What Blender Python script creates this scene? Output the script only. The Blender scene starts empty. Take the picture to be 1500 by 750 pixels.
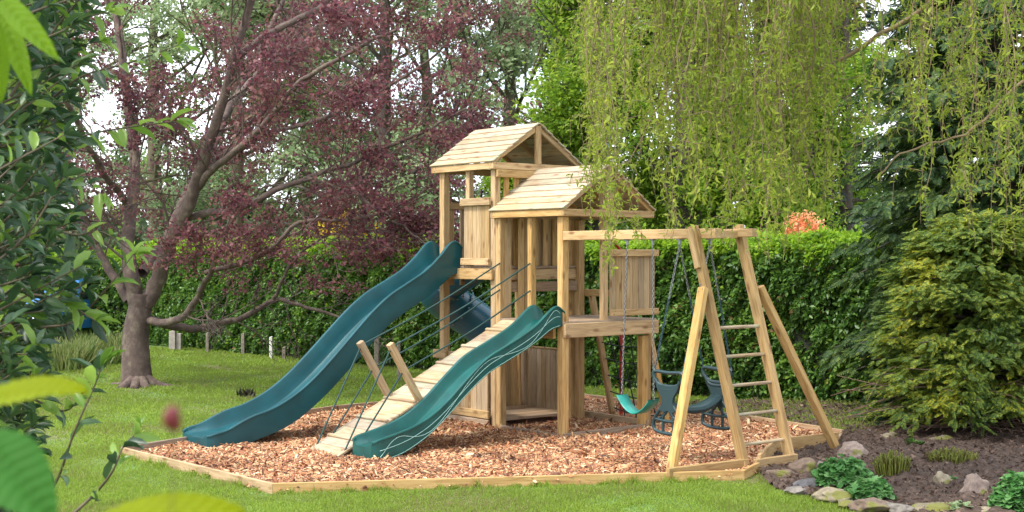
import bpy, bmesh, math, random
import numpy as np
from mathutils import Vector, Matrix, Quaternion
random.seed(4); R = np.random.default_rng(11)
TH = math.radians(90)-.892
scene = bpy.context.scene
COL = scene.collection
PI = math.pi
# ---------------------------------------------------------------- camera model
F, CH, PITCH = 1960.0, 1.98, 0.002
def at(px, py, z=0.0):
    """point of height z seen at pixel (px,py) of the 1500x750 photo (ground survey)"""
    Y = F*(CH-z)/(py-371.0)
    return Vector(((px-750)/F*Y, Y, z))
def atY(px, py, Y):
    return Vector(((px-750)/F*Y, Y, CH-(py-371.0)/F*Y))
cam = bpy.data.cameras.new('camera'); co = bpy.data.objects.new('camera', cam); COL.objects.link(co)
co.location = (0, 0, CH); co.rotation_euler = (PI/2-PITCH, 0, 0)
cam.sensor_width = 36; cam.lens = F/1500*36; cam.clip_start = .05; cam.clip_end = 500
cam.dof.use_dof = True; cam.dof.focus_distance = 14; cam.dof.aperture_fstop = 11
scene.camera = co
# ---------------------------------------------------------------- materials
MATS = {}
def newmat(name):
    m = bpy.data.materials.new(name); m.use_nodes = True
    nt = m.node_tree; nt.nodes.clear()
    MATS[name] = m
    return m, nt, nt.nodes.new, nt.links.new
def ramp(N, stops):
    r = N('ShaderNodeValToRGB'); e = r.color_ramp.elements
    while len(e) < len(stops): e.new(.5)
    for x, (p, c) in zip(e, stops):
        x.position = p; x.color = (*c, 1)
    return r
def leafmat(name, cols, trans=.35, rough=.5, noise=None, tcol=None, spec=.3):
    m, nt, N, L = newmat(name)
    g = N('ShaderNodeNewGeometry'); n = len(cols)
    r = ramp(N, [(i/(n-1), c) for i, c in enumerate(cols)])
    add = N('ShaderNodeMath'); add.operation = 'MULTIPLY_ADD'
    tc = N('ShaderNodeTexCoord'); nz = N('ShaderNodeTexNoise'); nz.inputs['Scale'].default_value = noise or 1.1
    nz.inputs['Detail'].default_value = 2
    L(tc.outputs['Object'], nz.inputs['Vector'])
    L(nz.outputs[0], add.inputs[0]); add.inputs[1].default_value = 1.1
    s = N('ShaderNodeMath'); s.operation = 'MULTIPLY_ADD'; L(g.outputs['Random Per Island'], s.inputs[0])
    s.inputs[1].default_value = .7; s.inputs[2].default_value = -.42
    L(s.outputs[0], add.inputs[2]); L(add.outputs[0], r.inputs[0])
    p = N('ShaderNodeBsdfPrincipled'); p.inputs['Roughness'].default_value = rough
    p.inputs['Specular IOR Level'].default_value = spec
    t = N('ShaderNodeBsdfTranslucent'); mx = N('ShaderNodeMixShader'); mx.inputs[0].default_value = trans
    L(r.outputs[0], p.inputs['Base Color'])
    hs = N('ShaderNodeHueSaturation'); hs.inputs['Value'].default_value = 1.5; hs.inputs['Hue'].default_value = .49
    L(r.outputs[0], hs.inputs['Color']); L(hs.outputs[0], t.inputs['Color'])
    L(p.outputs[0], mx.inputs[1]); L(t.outputs[0], mx.inputs[2])
    o = N('ShaderNodeOutputMaterial'); L(mx.outputs[0], o.inputs['Surface'])
    return m
def barkmat(name, a, b, sc=6, stretch=(1, 1, .25), bump=.6, c=None):
    m, nt, N, L = newmat(name)
    tc = N('ShaderNodeTexCoord'); mp = N('ShaderNodeMapping'); mp.inputs['Scale'].default_value = stretch
    L(tc.outputs['Object'], mp.inputs[0])
    nz = N('ShaderNodeTexNoise'); nz.inputs['Scale'].default_value = sc; nz.inputs['Detail'].default_value = 8; nz.inputs['Roughness'].default_value = .7
    L(mp.outputs[0], nz.inputs['Vector'])
    st = [(.3, a), (.52, b), (.7, c or tuple(x*1.5 for x in b))]
    r = ramp(N, st); L(nz.outputs[0], r.inputs[0])
    p = N('ShaderNodeBsdfPrincipled'); p.inputs['Roughness'].default_value = .85; L(r.outputs[0], p.inputs['Base Color'])
    bp = N('ShaderNodeBump'); bp.inputs['Strength'].default_value = bump; bp.inputs['Distance'].default_value = .03
    L(nz.outputs[0], bp.inputs['Height']); L(bp.outputs[0], p.inputs['Normal'])
    o = N('ShaderNodeOutputMaterial'); L(p.outputs[0], o.inputs['Surface'])
    return m
def woodmat(name, dark, mid, light, tint=None, tint_amt=0.0):
    """grain runs along local X; every board (mesh island) gets its own offset and tone"""
    m, nt, N, L = newmat(name)
    tc = N('ShaderNodeTexCoord'); g = N('ShaderNodeNewGeometry')
    cb = N('ShaderNodeVectorMath'); cb.operation = 'SCALE'; cb.inputs[0].default_value = (37, 19, 23)
    oi = N('ShaderNodeObjectInfo'); rr = N('ShaderNodeMath'); rr.operation = 'ADD'
    L(g.outputs['Random Per Island'], rr.inputs[0]); L(oi.outputs['Random'], rr.inputs[1])
    L(rr.outputs[0], cb.inputs['Scale'])
    ad = N('ShaderNodeVectorMath'); ad.operation = 'ADD'; L(tc.outputs['Object'], ad.inputs[0]); L(cb.outputs[0], ad.inputs[1])
    mp = N('ShaderNodeMapping'); mp.inputs['Scale'].default_value = (1.3, 14, 14); L(ad.outputs[0], mp.inputs[0])
    nz = N('ShaderNodeTexNoise'); nz.inputs['Scale'].default_value = 2.2; nz.inputs['Detail'].default_value = 6
    nz.inputs['Distortion'].default_value = 1.2; L(mp.outputs[0], nz.inputs['Vector'])
    mp2 = N('ShaderNodeMapping'); mp2.inputs['Scale'].default_value = (3.2, 9, 9); L(ad.outputs[0], mp2.inputs[0])
    vo = N('ShaderNodeTexVoronoi'); vo.inputs['Scale'].default_value = 1.0; L(mp2.outputs[0], vo.inputs['Vector'])
    kr = ramp(N, [(.0, (0, 0, 0)), (.11, (.35, .35, .35)), (.22, (1, 1, 1))]); L(vo.outputs['Distance'], kr.inputs[0])
    r = ramp(N, [(.28, dark), (.5, mid), (.72, light)]); L(nz.outputs[0], r.inputs[0])
    # per-board tone
    wn = N('ShaderNodeTexWhiteNoise'); wn.noise_dimensions = '1D'; L(rr.outputs[0], wn.inputs['W'])
    mr = N('ShaderNodeMapRange'); mr.inputs['To Min'].default_value = .68; mr.inputs['To Max'].default_value = 1.12
    L(wn.outputs['Value'], mr.inputs['Value'])
    hs = N('ShaderNodeHueSaturation'); L(r.outputs[0], hs.inputs['Color']); L(mr.outputs[0], hs.inputs['Value'])
    mr3 = N('ShaderNodeMapRange'); mr3.inputs['To Min'].default_value = .75; mr3.inputs['To Max'].default_value = 1.15
    L(wn.outputs['Color'], mr3.inputs['Value']); L(mr3.outputs[0], hs.inputs['Saturation'])
    mk = N('ShaderNodeMix'); mk.data_type = 'RGBA'; mk.inputs[6].default_value = (.17, .075, .03, 1)
    L(kr.outputs[0], mk.inputs[0]); L(hs.outputs[0], mk.inputs[7])
    last = mk.outputs[2]
    n2 = N('ShaderNodeTexNoise'); n2.inputs['Scale'].default_value = 3.0; n2.inputs['Detail'].default_value = 4; L(ad.outputs[0], n2.inputs['Vector'])
    if tint:
        r2 = ramp(N, [(.48, (0, 0, 0)), (.68, (tint_amt,)*3)]); L(n2.outputs[0], r2.inputs[0])
        mt = N('ShaderNodeMix'); mt.data_type = 'RGBA'; L(r2.outputs[0], mt.inputs[0]); L(last, mt.inputs[6]); mt.inputs[7].default_value = (*tint, 1)
        last = mt.outputs[2]
    p = N('ShaderNodeBsdfPrincipled'); p.inputs['Roughness'].default_value = .65; p.inputs['Specular IOR Level'].default_value = .3
    L(last, p.inputs['Base Color'])
    bp = N('ShaderNodeBump'); bp.inputs['Strength'].default_value = .35; bp.inputs['Distance'].default_value = .004
    L(nz.outputs[0], bp.inputs['Height']); L(bp.outputs[0], p.inputs['Normal'])
    o = N('ShaderNodeOutputMaterial'); L(p.outputs[0], o.inputs['Surface'])
    return m
def plain(name, c, rough=.5, metal=0, spec=.5, var=.12, sc=30, bump=0.0, coat=0):
    m, nt, N, L = newmat(name)
    tc = N('ShaderNodeTexCoord'); nz = N('ShaderNodeTexNoise'); nz.inputs['Scale'].default_value = sc; nz.inputs['Detail'].default_value = 5
    L(tc.outputs['Object'], nz.inputs['Vector'])
    r = ramp(N, [(.3, tuple(x*(1-var) for x in c)), (.7, tuple(min(1, x*(1+var)) for x in c))]); L(nz.outputs[0], r.inputs[0])
    p = N('ShaderNodeBsdfPrincipled'); L(r.outputs[0], p.inputs['Base Color'])
    p.inputs['Roughness'].default_value = rough; p.inputs['Metallic'].default_value = metal; p.inputs['Specular IOR Level'].default_value = spec
    p.inputs['Coat Weight'].default_value = coat
    if bump:
        bp = N('ShaderNodeBump'); bp.inputs['Strength'].default_value = bump; bp.inputs['Distance'].default_value = .01
        L(nz.outputs[0], bp.inputs['Height']); L(bp.outputs[0], p.inputs['Normal'])
    o = N('ShaderNodeOutputMaterial'); L(p.outputs[0], o.inputs['Surface'])
    return m
WOOD = woodmat('pine', (.29, .165, .062), (.455, .29, .120), (.55, .38, .18))
WOODR = woodmat('roof_pine', (.27, .175, .095), (.41, .30, .18), (.49, .385, .25), (.33, .37, .27), .6)
WOODP = woodmat('panel_pine', (.27, .170, .075), (.39, .265, .130), (.47, .34, .18))
WOODW = woodmat('weathered_board', (.24, .15, .09), (.34, .235, .145), (.42, .32, .21))
SCREW = plain('screw_head', (.05, .035, .025), .5)
TEAL = plain('teal_plastic', (.003, .062, .074), .34, spec=.5, var=.22, sc=5)
TEAL2 = plain('green_teal_plastic', (.004, .076, .068), .32, spec=.5, var=.22, sc=5)
TUBE = plain('blue_plastic', (.005, .075, .115), .28, var=.1, sc=3)
LINE = plain('pale_line', (.35, .60, .52), .4)
GLID = plain('dark_teal_plastic', (.012, .038, .043), .42, var=.1, sc=9)
BELT = plain('turquoise_rubber', (.008, .22, .18), .4)
BELTD = plain('dark_rubber', (.035, .05, .045), .5)
CHAIN = plain('galvanised_steel', (.24, .25, .26), .42, metal=.9)
CHAINS = plain('sleeved_chain', (.02, .06, .09), .4, metal=.0)
ROPE = plain('green_rope', (.012, .05, .045), .7, sc=200, bump=.4)
NET = plain('dark_net_rope', (.02, .03, .028), .8, sc=200)
RED = plain('red_steel', (.36, .02, .012), .35)
REDR = plain('dark_red_rope', (.22, .012, .012), .6)
# ---------------------------------------------------------------- mesh helpers
def tag(o, label=None, cat=None, group=None, kind=None):
    if label: o['label'] = label
    if cat: o['category'] = cat
    if group: o['group'] = group
    if kind: o['kind'] = kind
    return o
def empty(name, loc=(0, 0, 0), rz=0.0):
    o = bpy.data.objects.new(name, None); COL.objects.link(o); o.location = loc; o.rotation_euler = (0, 0, rz)
    o.empty_display_size = .2
    return o
def link(name, me, mats, parent=None, smooth=False):
    o = bpy.data.objects.new(name, me); COL.objects.link(o)
    for m in (mats if isinstance(mats, (list, tuple)) else [mats]): me.materials.append(m)
    if smooth: me.polygons.foreach_set('use_smooth', np.ones(len(me.polygons), bool))
    if parent: o.parent = parent
    return o
def npmesh(name, V, Fc, mats, parent=None, smooth=False, midx=None):
    V = np.asarray(V, np.float32).reshape(-1, 3); Fc = np.asarray(Fc, np.int32); k = Fc.shape[1]; n = len(Fc)
    me = bpy.data.meshes.new(name); me.vertices.add(len(V)); me.vertices.foreach_set('co', V.ravel())
    me.loops.add(n*k); me.loops.foreach_set('vertex_index', Fc.ravel())
    me.polygons.add(n); me.polygons.foreach_set('loop_start', np.arange(0, n*k, k, dtype=np.int32))
    me.polygons.foreach_set('loop_total', np.full(n, k, np.int32))
    if midx is not None: me.polygons.foreach_set('material_index', np.asarray(midx, np.int32))
    me.update(calc_edges=True)
    return link(name, me, mats, parent, smooth)
def bmobj(name, bm, mats, parent=None, smooth=False, M=None):
    me = bpy.data.meshes.new(name); bm.normal_update(); bm.to_mesh(me); bm.free()
    o = link(name, me, mats, parent, smooth)
    if M is not None: o.matrix_local = M
    return o
def box_bm(bm, c, s, bev=.004, mi=0):
    r = bmesh.ops.create_cube(bm, size=1); vs = r['verts']
    for v in vs: v.co = Vector((v.co.x*s[0]+c[0], v.co.y*s[1]+c[1], v.co.z*s[2]+c[2]))
    fs = {f for v in vs for f in v.link_faces}
    for f in fs: f.material_index = mi
    if bev:
        es = list({e for v in vs for e in v.link_edges})
        bmesh.ops.bevel(bm, geom=es, offset=bev, segments=1, affect='EDGES', profile=.5)
def frame_from(a, b, up=(0, 0, 1)):
    a, b = Vector(a), Vector(b); x = (b-a).normalized(); up = Vector(up)
    if abs(x.dot(up)) > .99: up = Vector((0, 1, 0))
    y = up.cross(x).normalized(); z = x.cross(y)
    M = Matrix.Identity(4)
    for i in range(3): M[i][0], M[i][1], M[i][2] = x[i], y[i], z[i]
    M.translation = (a+b)/2
    return M, (b-a).length
def beam(name, a, b, w, h, parent, mat=None, up=(0, 0, 1), screws=0, bev=.005, label=None):
    """timber from a to b, w across, h along 'up'; screws=+1/-1 puts heads on the +y/-y face ends, 2 on +-z"""
    M, L = frame_from(a, b, up)
    bm = bmesh.new(); box_bm(bm, (0, 0, 0), (L, w, h), bev)
    if screws:
        for sx in (-1, 1):
            for k, dz in ((0, -.26), (1, .26)):
                x = sx*(L/2-.03-.018*k)
                q = bmesh.ops.create_cone(bm, cap_ends=True, segments=8, radius1=.0045, radius2=.0045, depth=.006)
                for v in q['verts']:
                    c = v.co.copy(); v.co = Vector((x+c.x, screws*(w/2)+c.z*.7, dz*h+c.y))
                for f in {f for v in q['verts'] for f in v.link_faces}: f.material_index = 1
    o = bmobj(name, bm, [mat or WOOD, SCREW], parent, M=M)
    if label: o['label'] = label
    return o
def cr(P, n):
    """catmull-rom resample"""
    P = np.asarray(P, float); Q = np.vstack([2*P[0]-P[1], P, 2*P[-1]-P[-2]]); out = []
    m = len(P)-1
    for t in np.linspace(0, m, n):
        i = min(int(t), m-1); f = t-i; a, b, c, d = Q[i], Q[i+1], Q[i+2], Q[i+3]
        out.append(.5*((2*b)+(-a+c)*f+(2*a-5*b+4*c-d)*f*f+(-a+3*b-3*c+d)*f**3))
    return np.array(out)
class Tubes:
    def __init__(s): s.V = []; s.F = []; s.n = 0
    def add(s, P, rad, k=6, cap=True):
        P = np.asarray(P, float); n = len(P); rad = np.broadcast_to(np.asarray(rad, float), (n,))
        T = np.gradient(P, axis=0); T /= np.linalg.norm(T, axis=1, keepdims=True)+1e-12
        ref = np.array([0, 0, 1.]) if abs(T[0][2]) < .9 else np.array([1., 0, 0])
        A = np.cross(T[0], ref); A /= np.linalg.norm(A); U = np.empty((n, 3)); U[0] = A
        for i in range(1, n):
            A = A-T[i]*A.dot(T[i]); A /= np.linalg.norm(A)+1e-12; U[i] = A
        W = np.cross(T, U); th = np.arange(k)*2*PI/k
        V = P[:, None, :]+rad[:, None, None]*(np.cos(th)[None, :, None]*U[:, None, :]+np.sin(th)[None, :, None]*W[:, None, :])
        idx = np.arange(n*k).reshape(n, k)+s.n
        a = idx[:-1]; b = idx[1:]
        q = np.stack([a, np.roll(a, -1, 1), np.roll(b, -1, 1), b], -1).reshape(-1, 4)
        s.V.append(V.reshape(-1, 3)); s.F.append(q); s.n += n*k
        if cap and k > 3:
            for end, ring in ((0, idx[0]), (-1, idx[-1])):
                s.V.append(P[end][None]); c = s.n; s.n += 1
                r2 = np.roll(ring, -1); s.F.append(np.stack([ring, r2, np.full(k, c), np.full(k, c)], -1) if False else np.stack([ring, r2, np.full(k, c), np.full(k, c)], -1)[:0])
    def build(s, name, mat, parent=None, smooth=True):
        return npmesh(name, np.vstack(s.V), np.vstack(s.F), mat, parent, smooth)
def tube(name, P, r, mat, parent, k=8, n=None):
    t = Tubes(); P = cr(P, n) if n else P; t.add(P, r, k); return t.build(name, mat, parent)
# leaf templates: verts (along X = length, Y = width, Z = normal), faces tris
def tmpl(kind):
    if kind == 'quad':
        return np.array([(0, 0, 0), (.5, .5, .12), (1, 0, -.06), (.5, -.5, .12)]), np.array([(0, 1, 2), (0, 2, 3)])
    if kind == 'leaf':  # laurel leaf: folded and arched
        v = [(0, 0, 0)]; xs = (.22, .5, .78)
        for x, w in zip(xs, (.38, .5, .33)):
            z = -.18*x*x*1.6
            v += [(x, -w, z+.12), (x, 0, z), (x, w, z+.12)]
        v.append((1, 0, -.30)); f = [(0, 2, 1), (0, 3, 2)]
        for i in range(2):
            a = 1+3*i; b = a+3
            f += [(a, a+1, b+1), (a, b+1, b), (a+1, a+2, b+2), (a+1, b+2, b+1)]
        f += [(7, 8, 10), (8, 9, 10)]
        return np.array(v), np.array(f)
    if kind == 'curl':  # narrow twisted willow leaf
        v = []; f = []
        for i, (x, w) in enumerate(((0, .1), (.3, .5), (.65, .42), (1, .04))):
            a = i*.7; c, s_ = math.cos(a), math.sin(a); z = .35*math.sin(x*2.6)
            v += [(x, w*c, z+w*s_*.22), (x, -w*c, z-w*s_*.22)]
        for i in range(3): f += [(2*i, 2*i+1, 2*i+3), (2*i, 2*i+3, 2*i+2)]
        return np.array(v), np.array(f)
    if kind == 'spray':  # flat fan of scale-leaf shoots
        v = []; f = []
        for i in range(7):
            x = i*.14; l = .42*(1-.55*i/7)
            for s_ in (-1, 1):
                n = len(v); dx, dy = .62*l, .78*l*s_
                v += [(x, 0, 0), (x+dx*.6-.03*dy*2, dy*.6+.05*s_*dx*2, .03), (x+dx, dy, -.05), (x+dx*.6+.09, dy*.6-.05*s_, -.03)]
                f += [(n, n+1, n+2), (n, n+2, n+3)]
        n = len(v); v += [(0, -.025, 0), (0, .025, 0), (1.15, 0, -.06)]; f.append((n, n+1, n+2))
        return np.array(v), np.array(f)
    if kind == 'blade':
        return np.array([(0, -.5, 0), (0, .5, 0), (.55, .36, .12), (.55, -.36, .12), (1, 0, .4)]), np.array([(0, 1, 2), (0, 2, 3), (3, 2, 4)])
    if kind == 'lobed':
        v = [(0, 0, 0)]; f = []
        pr = [(.05, -.3), (-.12, -.55), (.3, -.62), (.45, -.38), (.75, -.42), (1.0, 0), (.75, .42), (.45, .38), (.3, .62), (-.12, .55), (.05, .3)]
        for x, y in pr: v.append((x, y, .1*abs(y)*3-.1*x))
        v.append((.4, 0, -.02)); c = len(v)-1
        for i in range(len(v)-2): f.append((c, i, i+1))
        f.append((c, c-1, 0))
        return np.array(v), np.array(f)
def basis(d, roll, rng=R):
    """X axis = d (N,3), rolled by roll"""
    d = d/(np.linalg.norm(d, axis=1, keepdims=True)+1e-9)
    up = np.tile([0, 0, 1.], (len(d), 1)); up[np.abs(d[:, 2]) > .97] = (1, 0, 0)
    y = np.cross(up, d); y /= np.linalg.norm(y, axis=1, keepdims=True); z = np.cross(d, y)
    c, s = np.cos(roll)[:, None], np.sin(roll)[:, None]
    return d, y*c+z*s, z*c-y*s
def scatter(name, kind, P, D, size, width, mat, parent=None, roll=None, midx=None, smooth=False):
    P = np.asarray(P); n = len(P); T, Fc = tmpl(kind); k = len(T)
    if roll is None: roll = R.normal(0, .9, n)
    X, Yv, Z = basis(np.asarray(D, float), np.broadcast_to(roll, (n,)))
    size = np.broadcast_to(size, (n,)); width = np.broadcast_to(width, (n,))
    V = P[:, None, :]+T[None, :, 0, None]*(X*size[:, None])[:, None, :]+T[None, :, 1, None]*(Yv*width[:, None])[:, None, :]+T[None, :, 2, None]*(Z*size[:, None])[:, None, :]
    FF = (Fc[None]+(np.arange(n)*k)[:, None, None]).reshape(-1, 3)
    mi = None if midx is None else np.repeat(midx, len(Fc))
    return npmesh(name, V.reshape(-1, 3), FF, mat, parent, smooth, mi)
# ---------------------------------------------------------------- world and light
SUN_EL, SUN_AZ = math.radians(54), math.radians(236)   # azimuth clockwise from +Y
w = bpy.data.worlds.new('World'); scene.world = w; w.use_nodes = True
nt = w.node_tree; nt.nodes.clear(); N = nt.nodes.new; L = nt.links.new
sky = N('ShaderNodeTexSky'); sky.sky_type = 'NISHITA'; sky.sun_disc = False
sky.sun_elevation = SUN_EL; sky.sun_rotation = SUN_AZ; sky.air_density = 1.0; sky.dust_density = 2.5
tc = N('ShaderNodeTexCoord'); mp = N('ShaderNodeMapping'); mp.inputs['Scale'].default_value = (1, 1, 2.2); L(tc.outputs['Generated'], mp.inputs[0])
nz = N('ShaderNodeTexNoise'); nz.inputs['Scale'].default_value = 2.6; nz.inputs['Detail'].default_value = 6; nz.inputs['Roughness'].default_value = .55
L(mp.outputs[0], nz.inputs['Vector'])
rp = ramp(N, [(.36, (.35,)*3), (.56, (1, 1, 1))]); L(nz.outputs[0], rp.inputs[0])
mx = N('ShaderNodeMix'); mx.data_type = 'RGBA'; L(rp.outputs[0], mx.inputs[0]); L(sky.outputs[0], mx.inputs[6]); mx.inputs[7].default_value = (7.6, 7.9, 8.6, 1)
bg = N('ShaderNodeBackground'); bg.inputs['Strength'].default_value = .15; L(mx.outputs[2], bg.inputs[0])
o = N('ShaderNodeOutputWorld'); L(bg.outputs[0], o.inputs[0])
sl = bpy.data.lights.new('sun', 'SUN'); sl.energy = 2.1; sl.angle = math.radians(10); sl.color = (1, .95, .87)
so = bpy.data.objects.new('sun', sl); COL.objects.link(so)
sd = Vector((math.sin(SUN_AZ)*math.cos(SUN_EL), math.cos(SUN_AZ)*math.cos(SUN_EL), math.sin(SUN_EL)))
so.rotation_euler = sd.to_track_quat('Z', 'Y').to_euler(); so.location = (0, 0, 20)
vs = scene.view_settings; vs.view_transform = 'Standard'; vs.look = 'None'; vs.gamma = 1; vs.exposure = 1.2; vs.use_curve_mapping = False
scene.cycles.max_bounces = 6; scene.cycles.transmission_bounces = 4; scene.cycles.diffuse_bounces = 4
# ---------------------------------------------------------------- ground
def grassmat():
    m, nt, N, L = newmat('lawn')
    tc = N('ShaderNodeTexCoord')
    n1 = N('ShaderNodeTexNoise'); n1.inputs['Scale'].default_value = .55; n1.inputs['Detail'].default_value = 5; L(tc.outputs['Object'], n1.inputs['Vector'])
    n2 = N('ShaderNodeTexNoise'); n2.inputs['Scale'].default_value = 22; n2.inputs['Detail'].default_value = 6; L(tc.outputs['Object'], n2.inputs['Vector'])
    r1 = ramp(N, [(.32, (.17, .13, .07)), (.43, (.13, .16, .04)), (.6, (.10, .19, .03))]); L(n1.outputs[0], r1.inputs[0])
    r2 = ramp(N, [(.3, (.5, .5, .5)), (.7, (1.2, 1.2, 1.2))]); L(n2.outputs[0], r2.inputs[0])
    mu = N('ShaderNodeMix'); mu.data_type = 'RGBA'; mu.blend_type = 'MULTIPLY'; mu.inputs[0].default_value = 1
    L(r1.outputs[0], mu.inputs[6]); L(r2.outputs[0], mu.inputs[7])
    p = N('ShaderNodeBsdfPrincipled'); p.inputs['Roughness'].default_value = .9; L(mu.outputs[2], p.inputs['Base Color'])
    bp = N('ShaderNodeBump'); bp.inputs['Strength'].default_value = .8; bp.inputs['Distance'].default_value = .03
    L(n2.outputs[0], bp.inputs['Height']); L(bp.outputs[0], p.inputs['Normal'])
    o = N('ShaderNodeOutputMaterial'); L(p.outputs[0], o.inputs['Surface'])
    return m
def sheet(name, x0, x1, y0, y1, nx, ny, zf, mat, mask=None):
    xs = np.linspace(x0, x1, nx); ys = np.linspace(y0, y1, ny); Xg, Yg = np.meshgrid(xs, ys)
    Zg = zf(Xg, Yg); V = np.stack([Xg, Yg, Zg], -1).reshape(-1, 3)
    i = np.arange(nx*ny).reshape(ny, nx); q = np.stack([i[:-1, :-1], i[:-1, 1:], i[1:, 1:], i[1:, :-1]], -1).reshape(-1, 4)
    if mask is not None:
        c = V[q].mean(1); q = q[mask(c[:, 0], c[:, 1])]
    return npmesh(name, V, q, mat, None, True)
def wob(x, y, s=1.0, k=1.0):
    return (np.sin(x*1.7*s+.3)*np.cos(y*1.3*s+1.1)+.5*np.sin(x*3.9*s+y*2.7*s)+.3*np.sin(x*8.3*s-y*6.1*s))*k
lawn = sheet('lawn', -150, 150, -20, 280, 61, 61, lambda x, y: x*0, grassmat()); tag(lawn, kind='structure')
# chip bed outline (world)
BED = [at(180, 668), at(400, 723), at(1088, 703), at(1112, 690), at(1136, 665), at(1226, 655), Vector((3.55, 14.35, 0)), Vector((2.85, 15.5, 0)),
       Vector((1.9, 16.9, 0)), Vector((.9, 18.1, 0)), Vector((-.7, 18.35, 0)), at(560, 598), at(495, 604), at(440, 612), at(277, 652)]
BX = np.array([(p.x, p.y) for p in BED])
def inpoly(x, y, P=BX, grow=0.0):
    c = P.mean(0); P = c+(P-c)*(1+grow); r = np.zeros(np.shape(x), bool); j = len(P)-1
    for i in range(len(P)):
        xi, yi = P[i]; xj, yj = P[j]
        k = ((yi > y) != (yj > y)) & (x < (xj-xi)*(y-yi)/(yj-yi+1e-12)+xi); r ^= k; j = i
    return r
# base of the chip bed
bm = bmesh.new(); f = bm.faces.new([bm.verts.new((p.x, p.y, .022)) for p in BED]); bmesh.ops.triangulate(bm, faces=[f])
chipbase = barkmat('chip_base', (.10, .04, .025), (.27, .12, .07), 28, (1, 1, 1), 1.0)
cb = bmobj('play_surface', bm, chipbase); tag(cb, kind='structure')
# chips
def chips():
    n = 330000; x = R.uniform(-4, 3.7, n); y = R.uniform(10.9, 18.4, n); k = inpoly(x, y)
    lu = (x-.533)*math.cos(TH)+(y-14.08)*math.sin(TH); lv = -(x-.533)*math.sin(TH)+(y-14.08)*math.cos(TH)
    k &= ~((lu > .0) & (lu < 1.25) & (lv > 1.16) & (lv < 2.25))
    x, y = x[k], y[k]; n = len(x)
    z = .024+.018*np.clip(wob(x, y, 2.0), -1, 1.5)+R.uniform(0, .022, n)
    # chips banked up a little round the middle
    D = np.stack([R.normal(0, 1, n), R.normal(0, 1, n), R.normal(0, .32, n)], 1)
    s = R.gamma(3.5, .0074, n).clip(.010, .085); T = 'quad'
    m, nt, N, L = newmat('bark_chips'); g = N('ShaderNodeNewGeometry')
    r = ramp(N, [(0, (.07, .035, .02)), (.2, (.25, .09, .045)), (.42, (.42, .165, .065)), (.66, (.49, .245, .110)), (.84, (.60, .39, .20)), (1, (.74, .58, .37))])
    L(g.outputs['Random Per Island'], r.inputs[0])
    tc = N('ShaderNodeTexCoord'); nz = N('ShaderNodeTexNoise'); nz.inputs['Scale'].default_value = 1.3; nz.inputs['Detail'].default_value = 4; L(tc.outputs['Object'], nz.inputs['Vector'])
    rd = ramp(N, [(.36, (.62, .55, .50)), (.52, (1, 1, 1))]); L(nz.outputs[0], rd.inputs[0])
    mu = N('ShaderNodeMix'); mu.data_type = 'RGBA'; mu.blend_type = 'MULTIPLY'; mu.inputs[0].default_value = 1; L(r.outputs[0], mu.inputs[6]); L(rd.outputs[0], mu.inputs[7])
    p = N('ShaderNodeBsdfPrincipled'); p.inputs['Roughness'].default_value = .75; L(mu.outputs[2], p.inputs['Base Color'])
    o = N('ShaderNodeOutputMaterial'); L(p.outputs[0], o.inputs['Surface'])
    # solid little wedges: box-like template
    T = np.array([(0, -.5, 0), (0, .5, 0), (1, .35, 0), (1, -.35, 0), (.05, -.4, .16), (.05, .4, .16), (.9, .25, .12), (.95, -.25, .10)])
    Fq = np.array([(4, 7, 6, 5), (0, 3, 7, 4), (3, 2, 6, 7), (2, 1, 5, 6), (1, 0, 4, 5)])
    X, Yv, Z = basis(D, R.normal(0, .5, n)); wd = s*R.uniform(.2, .48, n)
    P = np.stack([x, y, z], 1)
    V = P[:, None]+T[None, :, 0, None]*(X*s[:, None])[:, None]+T[None, :, 1, None]*(Yv*wd[:, None])[:, None]+T[None, :, 2, None]*(Z*s[:, None]*.8)[:, None]
    FF = (Fq[None]+(np.arange(n)*8)[:, None, None]).reshape(-1, 4)
    o = npmesh('bark_chips', V.reshape(-1, 3), FF, m); tag(o, 'reddish orange bark chips filling the timber-edged play area', 'bark chips', kind='stuff')
chips()
# timber edging
ed = empty('timber_edging', (BED[1].x, BED[1].y, 0)); tag(ed, 'low pale timber board edging round the bark chip area', 'garden edging')
EC = Vector((0, 14.3, 0))
for i in range(len(BED)):
    a, b = BED[i].copy(), BED[(i+1) % len(BED)].copy(); hgt = .085
    z0 = -.03
    if i in (3, 4): hgt = .15
    m_ = Vector((0, 0, z0+(hgt-z0)/2))
    off = ed.location
    e = (b-a).normalized()*.013
    beam('board', a-off+m_-e, b-off+m_+e, .034, hgt-z0+.001*i, ed, WOOD if i < 5 else WOODW, bev=.003)
# ---------------------------------------------------------------- the play set
ps = empty('climbing_frame', (.533, 14.08, 0), TH)
tag(ps, 'pale wooden climbing frame with two gabled towers, teal slides, plank ramp and swing frame', 'climbing frame')
V1, V2, U1 = 1.113, 2.214, 1.23
D1, D2 = 1.225, 1.80
PW = .088
ROOT = ps.matrix_basis.copy()
def P(u, v, z): return (u, v, z)
def post(u, v, z0, z1, s=PW, s2=None, mat=None, parent=ps, name='post'):
    return beam(name, P(u, v, z0), P(u, v, z1), s, s2 or s, parent, mat, up=(1, 0, 0), screws=1)
hw = PW/2
# posts : front tower
post(hw, hw, -.05, 2.37); post(hw, V1-.01, -.05, 2.375)
post(hw, .56, D1, 2.37, .07); post(.62, hw-.01, D1-.02, 2.80, .07); post(U1, V1, -.05, 2.37); post(U1, .06, -.05, D1-.16); post(U1+.115, .10, -.05, D1-.16, .06)
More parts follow.
